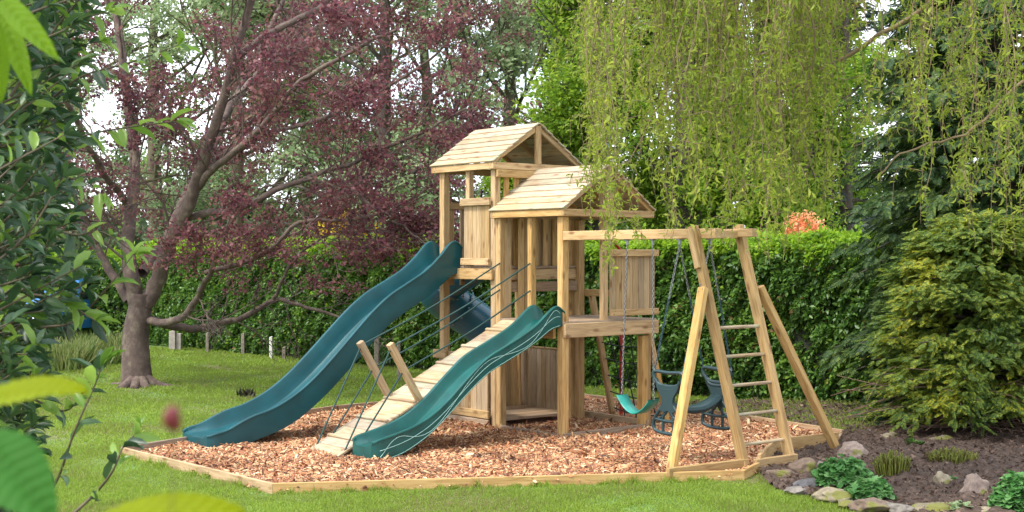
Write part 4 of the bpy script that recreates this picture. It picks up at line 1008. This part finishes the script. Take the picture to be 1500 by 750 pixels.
# ---------------------------------------------------------------- bed plants
HEL = leafmat('fresh_green_leaves', [(.04, .12, .03), (.07, .20, .05), (.13, .28, .09), (.22, .38, .16)], .3, .4, 3)
def clump(px, py, wpx, hpx, label, name, mat, n, kind='lobed', ls=.065, seed=1, cat='plant'):
    b = at(px, py+hpx*.5, .06); s_ = b.y/F; r = np.random.default_rng(seed); root = empty(name, (b.x, b.y, .04)); tag(root, label, cat)
    rx, rz_ = wpx*.5*s_, hpx*s_; T = Tubes(); th = r.uniform(0, 2*PI, n); rr = r.uniform(0, 1, n)**.5; z = (1-rr**2*.7)*rz_*r.uniform(.45, 1.05, n)*.85
    P_ = np.stack([np.cos(th)*rr*rx, np.sin(th)*rr*rx*.8, z], 1)
    for k in range(0, n, max(1, n//40)): T.add(np.array([(0, 0, 0), P_[k]*.6, P_[k]]), .003, 4, False)
    T.build('stems', HEL, root); D = np.stack([np.cos(th), np.sin(th), r.normal(-.1, .4, n)], 1)+r.normal(0, .4, (n, 3)); sz = ls*r.uniform(.6, 1.3, n)
    scatter('foliage', kind, P_, D, sz, sz*.9, mat, root, roll=r.normal(0, .35, n))
clump(1236, 684, 74, 48, 'big fresh green leafy clump next to the timber corner', 'leafy_plant', HEL, 480, seed=1)
clump(1274, 710, 60, 34, 'lower green leafy clump in front of the left fern stump', 'leafy_plant', HEL, 300, ls=.055, seed=2)
clump(1490, 715, 70, 70, 'blue green leafy plant cut by the right edge of the photo', 'leafy_plant', HEL, 520, ls=.055, seed=3)
clump(1342, 648, 24, 20, 'small dark ivy clump under the conifer skirt', 'ivy_plant', HEDGE, 60, ls=.06, seed=4)
clump(1395, 701, 18, 15, 'tiny bright seedling between the two front boulders', 'seedling', HEL, 39, ls=.045, seed=5)
clump(1408, 738, 30, 18, 'small grey green weed by the lawn edge stones', 'weed', GREY, 40, ls=.05, seed=6)
FERN = leafmat('fern_stumps', [(.10, .07, .02), (.13, .14, .025), (.17, .20, .03), (.24, .23, .05)], .2, .6, 5)
def fern(px, py, wpx, hpx, label, seed, n=150):
    b = at(px, py+hpx*.5, .06); s_ = b.y/F; r = np.random.default_rng(seed); T = Tubes(); rx = wpx*.5*s_; h = hpx*s_
    for k in range(n):
        a = r.uniform(0, 2*PI); q_ = r.uniform(0, 1)**.5; p0 = np.array((math.cos(a)*q_*rx*.75, math.sin(a)*q_*rx*.45, -.02)); e = p0*np.array((1.35, 1.3, 0))+np.array((0, 0, h*r.uniform(.7, 1.15)*(1-.3*q_)))
        c = e+np.array((r.normal(0, .012), r.normal(0, .012), -.012))
        T.add(cr([p0, (p0+e)/2+r.normal(0, .006, 3), e, c], 6), np.array([.005, .0055, .006, .006, .005, .003]), 4, False)
    o = T.build('fern', FERN); o.location = (b.x, b.y, .05); tag(o, label, 'fern', 'cut-back ferns in the rockery')
fern(1306, 678, 56, 36, 'left cut-back fern with upright yellow green shoots beside the leafy clump', 1)
fern(1394, 668, 76, 26, 'right wider cut-back fern in front of the mossy rock', 2, 190)
# garden canes on the ground by the hedge
for i, (a, b, l_) in enumerate((((1243, 617), (1293, 625), 'long thin pale cane on the ground by the hedge foot'), ((1262, 611), (1318, 616), 'thin pale cane lying behind the longest cane'), ((1270, 624), (1284, 646), 'short brown cane pointing towards the purplish boulder'))):
    p, q_ = at(*a, .06), at(*b, .06); t = Tubes(); t.add(np.array([(0, 0, 0), tuple((q_-p)/2+Vector((0, 0, .012))), tuple(q_-p)]), .009, 6); o = t.build('garden_cane', PC if i == 2 else PWt); o.location = p; tag(o, l_, 'cane', 'canes lying by the hedge')
# dark tuft on lawn
tf = leafmat('dark_tuft', [(.012, .012, .008), (.03, .028, .015), (.06, .05, .025)], .1)
r = np.random.default_rng(2); n = 60; P0 = at(361, 583)
o = scatter('dark_plant_tuft', 'blade', np.stack([r.normal(0, .05, n), r.normal(0, .04, n), r.uniform(0, .05, n)], 1), np.stack([r.normal(0, .35, n), r.normal(0, .35, n), np.ones(n)], 1), .10, .03, tf); o.location = P0
tag(o, 'small dark withered tuft standing alone on the lawn left of the long slide', 'plant')
# daylily / iris bed left of the trunk
IR = leafmat('strap_leaves', [(.05, .10, .02), (.10, .16, .035), (.19, .23, .07), (.33, .31, .15)], .35, .5, 2)
for (px, py, wp, n, l_, sd_) in ((150, 530, 60, 1300, 'pale strap-leaved plant clump just left of the purple tree trunk', 1), (92, 540, 60, 1200, 'strap-leaved plant clump half hidden behind the laurel shoots', 2)):
    b = at(px, py); s_ = b.y/F; r = np.random.default_rng(sd_); q_ = np.stack([r.uniform(-wp*.6, wp*.6, n)*s_, r.normal(0, .3, n), np.zeros(n)], 1)
    o = scatter('strap_leaved_plant', 'blade', q_, np.stack([r.normal(0, .3, n), r.normal(0, .3, n), np.ones(n)], 1), r.uniform(.25, .6, n), .03, IR, roll=r.uniform(0, 6, n)); o.location = b; tag(o, l_, 'plant')
# soil rim under it
# parked cars glimpsed at far left
def car(px, Y, c, label, rz=.1):
    x = (px-750)/F*Y; root = empty('parked_car', (x, Y, 0), rz); tag(root, label, 'car', 'cars parked beyond the garden')
    paint = plain('paint_'+label.split()[0], c, .25, spec=.6, var=.03, coat=.6); gl = plain('car_glass', (.02, .025, .03), .08); ty = plain('tyre', (.02, .02, .02), .8); al = plain('rim', (.5, .5, .52), .3, metal=.8)
    prof = [(-2.0, .35), (-2.05, .62), (-1.9, .86), (-1.0, .95), (-.4, 1.40), (.9, 1.45), (1.6, 1.02), (2.0, .92), (2.05, .5), (2.0, .33)]
    bm = bmesh.new(); rows = []
    for y_, sc_ in ((-.83, .93), (-.76, 1), (0, 1.015), (.76, 1), (.83, .93)): rows.append([bm.verts.new((a*(.97 if abs(y_) > .8 else 1), y_*(1 if b < 1 else .84), .33+(b-.33)*sc_)) for a, b in prof])
    for i in range(4):
        for j in range(len(prof)): k = (j+1) % len(prof); bm.faces.new((rows[i][j], rows[i][k], rows[i+1][k], rows[i+1][j]))
    bm.faces.new(rows[0]); bm.faces.new(rows[-1][::-1]); bmesh.ops.recalc_face_normals(bm, faces=bm.faces); bmobj('body', bm, paint, root)
    for s in (-1, 1):
        bm = bmesh.new(); vs_ = [bm.verts.new((a, s*(.80 if b < 1 else .715), b)) for a, b in ((-.85, .97), (-.35, 1.33), (.85, 1.37), (1.4, 1.0))]; f_ = bm.faces.new(vs_)
        r_ = bmesh.ops.extrude_face_region(bm, geom=[f_]); bmesh.ops.translate(bm, verts=[g for g in r_['geom'] if isinstance(g, bmesh.types.BMVert)], vec=(0, s*.02, 0)); bmobj('window', bm, gl, root)
        for a in (-1.3, 1.3):
            wt = empty('wheel', (a, s*.76, .31)); wt.parent = root
            bm = bmesh.new(); bmesh.ops.create_cone(bm, cap_ends=True, segments=24, radius1=.31, radius2=.31, depth=.2, matrix=Matrix.Rotation(PI/2, 4, 'X')); bmobj('tyre', bm, ty, wt)
            bm = bmesh.new(); bmesh.ops.create_cone(bm, cap_ends=True, segments=16, radius1=.2, radius2=.2, depth=.212, matrix=Matrix.Rotation(PI/2, 4, 'X')); bmobj('rim', bm, al, wt)
car(88, 30.0, (.03, .16, .42), 'blue parked car glimpsed through the laurel at far left', 1.45)
car(18, 31.0, (.62, .64, .66), 'silver parked car left of the blue one, mostly behind laurel', 1.45)
# ---------------------------------------------------------------- willow
WIL = leafmat('willow_leaves', [(.10, .15, .02), (.17, .235, .026), (.24, .31, .035), (.36, .38, .07)], .55, .45, 1.6)
WB = plain('willow_twig', (.17, .12, .06), .7, var=.3, sc=8)
def willow():
    root = empty('contorted_willow', (6.6, 9.6, 0)); tag(root, 'weeping willow whose long curly twigs hang in front of the lower tower roof and swings', 'tree')
    r = np.random.default_rng(77); T = Tubes(); o = np.array((6.6, 9.6, 0))
    T.add(cr([(0, 0, -.1), (-.1, .1, 1.5), (-.3, .1, 3.2), (-.8, .2, 4.8), (-1.5, .4, 6.0)], 24), np.linspace(.24, .11, 24), 12, False)
    arms = [[(-.5, .1, 4.2), (-2.0, .6, 5.0), (-3.6, 1.2, 5.3), (-5.0, 1.6, 5.1), (-5.9, 1.9, 4.7)], [(-.3, .1, 3.3), (-1.3, .5, 3.9), (-2.5, .9, 4.5), (-3.6, .8, 4.9)],
            [(-1.2, .3, 5.5), (-2.6, 1.4, 5.8), (-4.4, 2.4, 5.7), (-5.6, 3.0, 5.3)], [(-.8, .2, 4.8), (-2.2, -.2, 5.2), (-3.8, 0, 5.2), (-5.2, .4, 4.9)], [(-.3, 0, 3.4), (-.9, .8, 4.2), (-1.6, 1.8, 4.7), (-2.6, 2.6, 5.0)]]
    AP = []
    for P_, a in (([(1560, -60, 10.6), (1420, -25, 10.8), (1340, 20, 11), (1240, 80, 11.2), (1180, 118, 11.3), (1130, 135, 11.4)], .03), ([(1420, -25, 10.8), (1330, -30, 11), (1210, 40, 11.4), (1120, 90, 11.6), (1060, 160, 11.6)], .02),
                  ([(1600, 60, 10.4), (1500, 120, 10.5), (1420, 190, 10.6), (1340, 215, 10.7), (1290, 260, 10.7)], .017), ([(1080, -40, 11), (1010, 60, 11.1), (985, 130, 11.1), (960, 170, 11.2), (930, 240, 11.2)], .014), ([(1200, -60, 11.6), (1160, 70, 11.6), (1130, 200, 11.7), (1080, 260, 11.7)], .015)):
        Q_ = cr([tuple(atY(*q)-Vector(o)) for q in P_], 22)+np.vstack([[0, 0, 0], np.cumsum(r.normal(0, .012, (21, 3)), 0)]); T.add(Q_, np.linspace(a, a*.35, 22), 6, False)
    for a in arms:
        Q_ = cr(a, 24)+np.vstack([[0, 0, 0], np.cumsum(r.normal(0, .03, (23, 3)), 0)]); T.add(Q_, np.linspace(.07, .02, 24), 7, False); AP.append(Q_)
    AP = np.vstack(AP)
    LP = []; LD = []
    def lowest(px):   # how far the curtain comes down, in metres, along the photo
        xs = [850, 870, 890, 960, 1010, 1060, 1100, 1150, 1200, 1250, 1300, 1340, 1400, 1450, 1520, 1700]; zs = [3.0, 1.95, 1.75, 1.9, 2.05, 1.95, 1.7, 1.95, 2.1, 2.3, 2.3, 2.1, 1.9, 1.75, 1.7, 1.8]
        return np.interp(px, xs, zs)
    n = 350; CC = [(r.uniform(862, 1250) if q < 46 else r.uniform(1225, 1560), r.uniform(9.4, 12.2), abs(r.normal(0, .55))) for q in range(78)]
    for k in range(n):
        cc = CC[r.integers(0, len(CC))]
        px = cc[0]+r.normal(0, 9)
        if r.uniform() < .25: px = r.uniform(866, 1560)
        if 1245 < px < 1335 and r.uniform() < .75: continue
        if px > 1335 and r.uniform() < .55: continue
        Y = cc[1]+r.normal(0, .25); x = (px-750)/F*Y
        st = np.array((x, Y, 0))-o; j = np.argmin(((AP[:, :2]-st[:2])**2).sum(1)+r.uniform(0, .5, len(AP))); top = AP[j]
        zl = lowest(px)+cc[2]+abs(r.normal(0, .2))+(.0 if r.uniform() < .5 else r.uniform(0, 1.4))
        if zl > top[2]-.5: continue
        m = 16; z = np.linspace(top[2], zl, m); f = np.linspace(0, 1, m)
        sx = st[0]+.0; ph = r.uniform(0, 6.28, 2); fq = r.uniform(2.5, 5.5, 2); am = r.uniform(.02, .075)
        bl = 1-np.exp(-f*5.5)
        Pn = np.stack([top[0]*(1-bl)+sx*bl+am*np.sin(f*fq[0]*PI+ph[0]), top[1]*(1-bl)+st[1]*bl+am*np.cos(f*fq[1]*PI+ph[1]), z], 1)
        T.add(Pn, np.linspace(.007, .002, m), 3, False)
        # side twiglets
        for q in range(r.integers(3, 8)):
            i = r.integers(3, m-1); a = r.uniform(0, 2*PI); L_ = r.uniform(.12, .45); b = Pn[i]; e1 = b+np.array((math.cos(a), math.sin(a), .1))*L_*.45; e2 = e1+np.array((math.cos(a+1)*.3, math.sin(a+1)*.3, -.9))*L_*.7
            tq = cr([b, e1, e2], 7); T.add(tq, np.linspace(.0035, .0015, 7), 3, False)
            kk = int(L_*34); f_ = r.uniform(.1, 5.99, kk); ii = f_.astype(int); LP.append(tq[ii]+(tq[ii+1]-tq[ii])*(f_-ii)[:, None]); LD.append(r.normal(0, .8, (kk, 3))+np.array((0, 0, -.7)))
        kk = int((z[0]-zl)*24); f_ = r.uniform(.15, 1, kk)**.8*(m-1.01); ii = f_.astype(int)
        LP.append(Pn[ii]+(Pn[ii+1]-Pn[ii])*(f_-ii)[:, None]); LD.append(r.normal(0, .8, (kk, 3))+np.array((0, 0, -.8)))
    LP = np.vstack(LP); LD = np.vstack(LD); k = LP[:, 2] > 1.6; LP, LD = LP[k], LD[k]; n = len(LP); print('willow leaves', n)
    T.build('trunk', WB, root); sz = .060*r.uniform(.5, 1.5, n)
    scatter('crown', 'curl', LP+r.normal(0, .012, (n, 3)), LD, sz, sz*.30, WIL, root, roll=r.uniform(0, 6.28, n))
willow()
# ---------------------------------------------------------------- laurel at left
LAU = leafmat('laurel_leaves', [(.016, .042, .022), (.030, .07, .030), (.048, .10, .036), (.085, .155, .045)], .2, .42, 4, spec=.5)
LAUN = leafmat('laurel_new_leaves', [(.07, .15, .02), (.12, .23, .03), (.19, .31, .05), (.24, .36, .08)], .45, .35, 4, spec=.5)
STEM = plain('laurel_stem', (.075, .055, .03), .6, var=.3)
def laurel():
    root = empty('laurel_bush', (-2.6, 5.0, 0)); tag(root, 'glossy dark green laurel bush filling the left edge with pale shoots', 'shrub'); o = np.array((-2.6, 5.0, 0)); r = np.random.default_rng(5)
    T = Tubes(); LP = []; LD = []; new = []; SZ = []
    def shoot(pts, rad, nl, pale_leaf, ls=.085):
        Q_ = cr(pts, 24); T.add(Q_-o, np.linspace(rad, rad*.35, 24), 5, False)
        for k in range(nl):
            f = (k+.6)/nl*.85+.15; i = min(int(f*23), 22); t = Q_[i+1]-Q_[i]; t /= np.linalg.norm(t); a = k*2.4+r.normal(0, .4); sd_ = r.normal(0, 1, 3); sd_ -= sd_.dot(t)*t; sd_ /= np.linalg.norm(sd_)
            LP.append(Q_[i]-o); LD.append(t*r.uniform(.5, 1.2)+sd_*.8+np.array((0, 0, -.1))); new.append(1 if (r.uniform() < pale_leaf*f*1.2) else 0); SZ.append(ls*r.uniform(.65, 1.2))
        for _ in range(3): LP.append(Q_[-1]-o); LD.append(t+r.normal(0, .4, 3)); new.append(1 if pale_leaf > .3 else 0); SZ.append(ls*r.uniform(.6, 1))
    # body of the bush: many shoots radiating inside a leafy volume
    for k in range(640):
        Y = r.uniform(3.9, 6.2); edge = np.interp(r.uniform(0, 1), [0, 1], [0, 1]); z = r.uniform(.3, 3.4)
        py = 371-F*(z-CH)/Y; lim = np.interp(py, [0, 60, 150, 250, 340, 430, 520, 580, 640, 700, 760], [140, 125, 105, 110, 120, 130, 75, 55, 55, 45, 40])
        px = lim-abs(r.normal(0, 95)); x = (px-750)/F*Y; e = np.array((x, Y, z)); b = e+np.array((-r.uniform(.25, .6), r.normal(0, .15), -r.uniform(.1, .35)))
        shoot([b, (b+e)/2+r.normal(0, .04, 3), e], .006, 13, .26)
    # reaching shoots, surveyed from the photo
    A = lambda x, y, Y: tuple(atY(x, y, Y))
    for P_, n_, yg in (([A(70, 150, 4.6), A(120, 112, 4.5), A(190, 92, 4.4), A(262, 66, 4.3)], 12, .8), ([A(60, 40, 4.8), A(100, 30, 4.7), A(160, 18, 4.6)], 9, .7), ([A(80, 225, 4.5), A(120, 200, 4.5), A(190, 186, 4.4), A(258, 178, 4.4)], 12, .9), ([A(70, 330, 4.6), A(110, 344, 4.5), A(150, 340, 4.5), A(200, 372, 4.4)], 9, .9),
                       ([A(60, 480, 4.4), A(110, 470, 4.4), A(160, 418, 4.3), A(196, 372, 4.3)], 11, .8), ([A(58, 745, 4.0), A(85, 700, 4.0), A(110, 630, 3.9), A(140, 562, 3.9), A(148, 538, 3.9)], 12, .35), ([A(108, 752, 3.6), A(140, 722, 3.6), A(165, 690, 3.5), A(180, 655, 3.5), A(196, 638, 3.5)], 9, .5),
                       ([A(10, 560, 4.2), A(60, 590, 4.2), A(100, 600, 4.2), A(130, 560, 4.2)], 10, .4), ([A(40, 430, 4.4), A(90, 440, 4.3), A(140, 470, 4.3)], 9, .6), ([A(60, 100, 5), A(110, 70, 4.9), A(150, 60, 4.8)], 9, .5), ([A(70, 270, 4.6), A(110, 262, 4.5), A(150, 285, 4.4)], 9, .5)):
        shoot(P_, .005, n_, yg, .088)
    # main stems to the ground
    for k in range(7): a = r.normal(0, .3, 2); T.add(cr([(a[0]*.5, a[1]*.5, -.1), (a[0], a[1], 1.2), (a[0]*1.3-.1, a[1]*1.5, 2.0)], 10), np.linspace(.03, .012, 10), 6, False)
    T.build('stems', STEM, root); n = len(LP); SZ = np.array(SZ)
    scatter('foliage', 'leaf', np.array(LP), np.array(LD), SZ, SZ*.37, [LAU, LAUN], root, midx=np.array(new), roll=r.normal(0, .7, n), smooth=True)
laurel()
# close, out-of-focus leaves on their own shoots
def bigleaf(name, label, base, tip, wd, mat, up, twig, droop=.12):
    base, tip = Vector(base), Vector(tip); root = empty(name, base); tag(root, label, 'leaf', 'close leaves at the camera'); M, L_ = frame_from(base, tip, up); nx, ny = 90, 15; V = []
    for i in range(nx):
        x = i/(nx-1); w_ = wd*(math.sin(PI*x**.85)**.75)*(1+.03*math.sin(i*2.2)) if 0 < x < 1 else .0004
        for j in range(ny):
            y = j/(ny-1)*2-1; V.append((x*L_-L_/2, y*w_/2, -droop*L_*x*x+abs(y)*w_*.16+.0009*math.cos((x*11-abs(y)*1.4)*2*PI)*(1-abs(y)*.3)-.0016*math.exp(-(y*9)**2)+.0012*math.sin(x*5+y*3)))
    idx = np.arange(nx*ny).reshape(nx, ny); q = np.stack([idx[:-1, :-1], idx[1:, :-1], idx[1:, 1:], idx[:-1, 1:]], -1).reshape(-1, 4)
    o = npmesh('leaf_blade', V, q, mat, root, True); o.matrix_local = Matrix.Translation(-base) @ M
    t = Tubes(); t.add(cr([Vector(twig)-base, (Vector(twig)-base)*.5+Vector((0, 0, -.004)), (0, 0, 0)], 10), np.linspace(.0022, .0011, 10), 6, False); t.build('twig', STEM, root)
def bl(name, l, x): return leafmat(name, [tuple(c*.7 for c in l), l], x, .6, 30, spec=.12)
LY = bl('lime_leaf', (.13, .24, .012), .5); LG = bl('deep_leaf', (.035, .13, .018), .25); LY2 = bl('yellow_green_leaf', (.22, .27, .006), .45)  # plain leaf colours: lime, deep green and yellow green
A = lambda x, y, Y: tuple(atY(x, y, Y))
bigleaf('close_leaf', 'bright yellow green leaf with serrated veins hanging at the top left corner', A(-8, -12, 1.5), A(76, 74, 1.42), .026, LY, (0, -1, .35), A(-60, -60, 1.5))
bigleaf('close_leaf', 'mid green ribbed leaf hanging below the brighter one at top left', A(2, 12, 1.55), A(44, 130, 1.5), .024, LY, (.3, -1, .3), A(-60, -50, 1.6))
bigleaf('close_leaf', 'narrow green leaf running down the very left edge near the top', A(-4, 30, 1.5), A(3, 150, 1.5), .022, LY, (.5, -1, .2), A(-50, -40, 1.55))
bigleaf('close_leaf', 'blurred yellow leaf jutting in at middle left', A(-40, 592, .8), A(118, 553, .78), .027, LY2, (.1, -.6, 1), A(-120, 640, .8))
bigleaf('close_leaf', 'blurred dark green leaf filling the bottom left corner', A(-30, 640, .7), A(74, 752, .66), .036, LG, (.1, -1, .5), A(-110, 600, .7))
bigleaf('close_leaf', 'blurred lime leaf lying along the bottom edge', A(130, 772, .75), A(345, 728, .72), .027, LY2, (0, -.8, 1), A(80, 800, .75))
# blurred red bud on a thin stalk
rb = empty('red_bud', A(252, 618, .45)); rb.scale = (.4, .4, .55); tag(rb, 'blurred dark red flower bud on a thin stalk in front of the lawn', 'flower bud')
bm = bmesh.new()
for k in range(7):
    a = k*2.4; r_ = bmesh.ops.create_icosphere(bm, subdivisions=2, radius=.0042, matrix=Matrix.Translation((math.cos(a)*.0035, math.sin(a)*.0035, .002*(k % 3)))@Matrix.Diagonal((1, 1, 1.6, 1)))
bmobj('petals', bm, plain('bud_red', (.12, .008, .014), .5), rb, True)
tube('stalk', [(0, 0, 0), (.001, 0, -.03), (-.002, 0, -.09), (-.006, 0, -.25), (-.01, 0, -.6)], .0008, leafmat('bud_stalk', [(.10, .09, .03), (.14, .12, .04)], .3), rb, 5, 20)
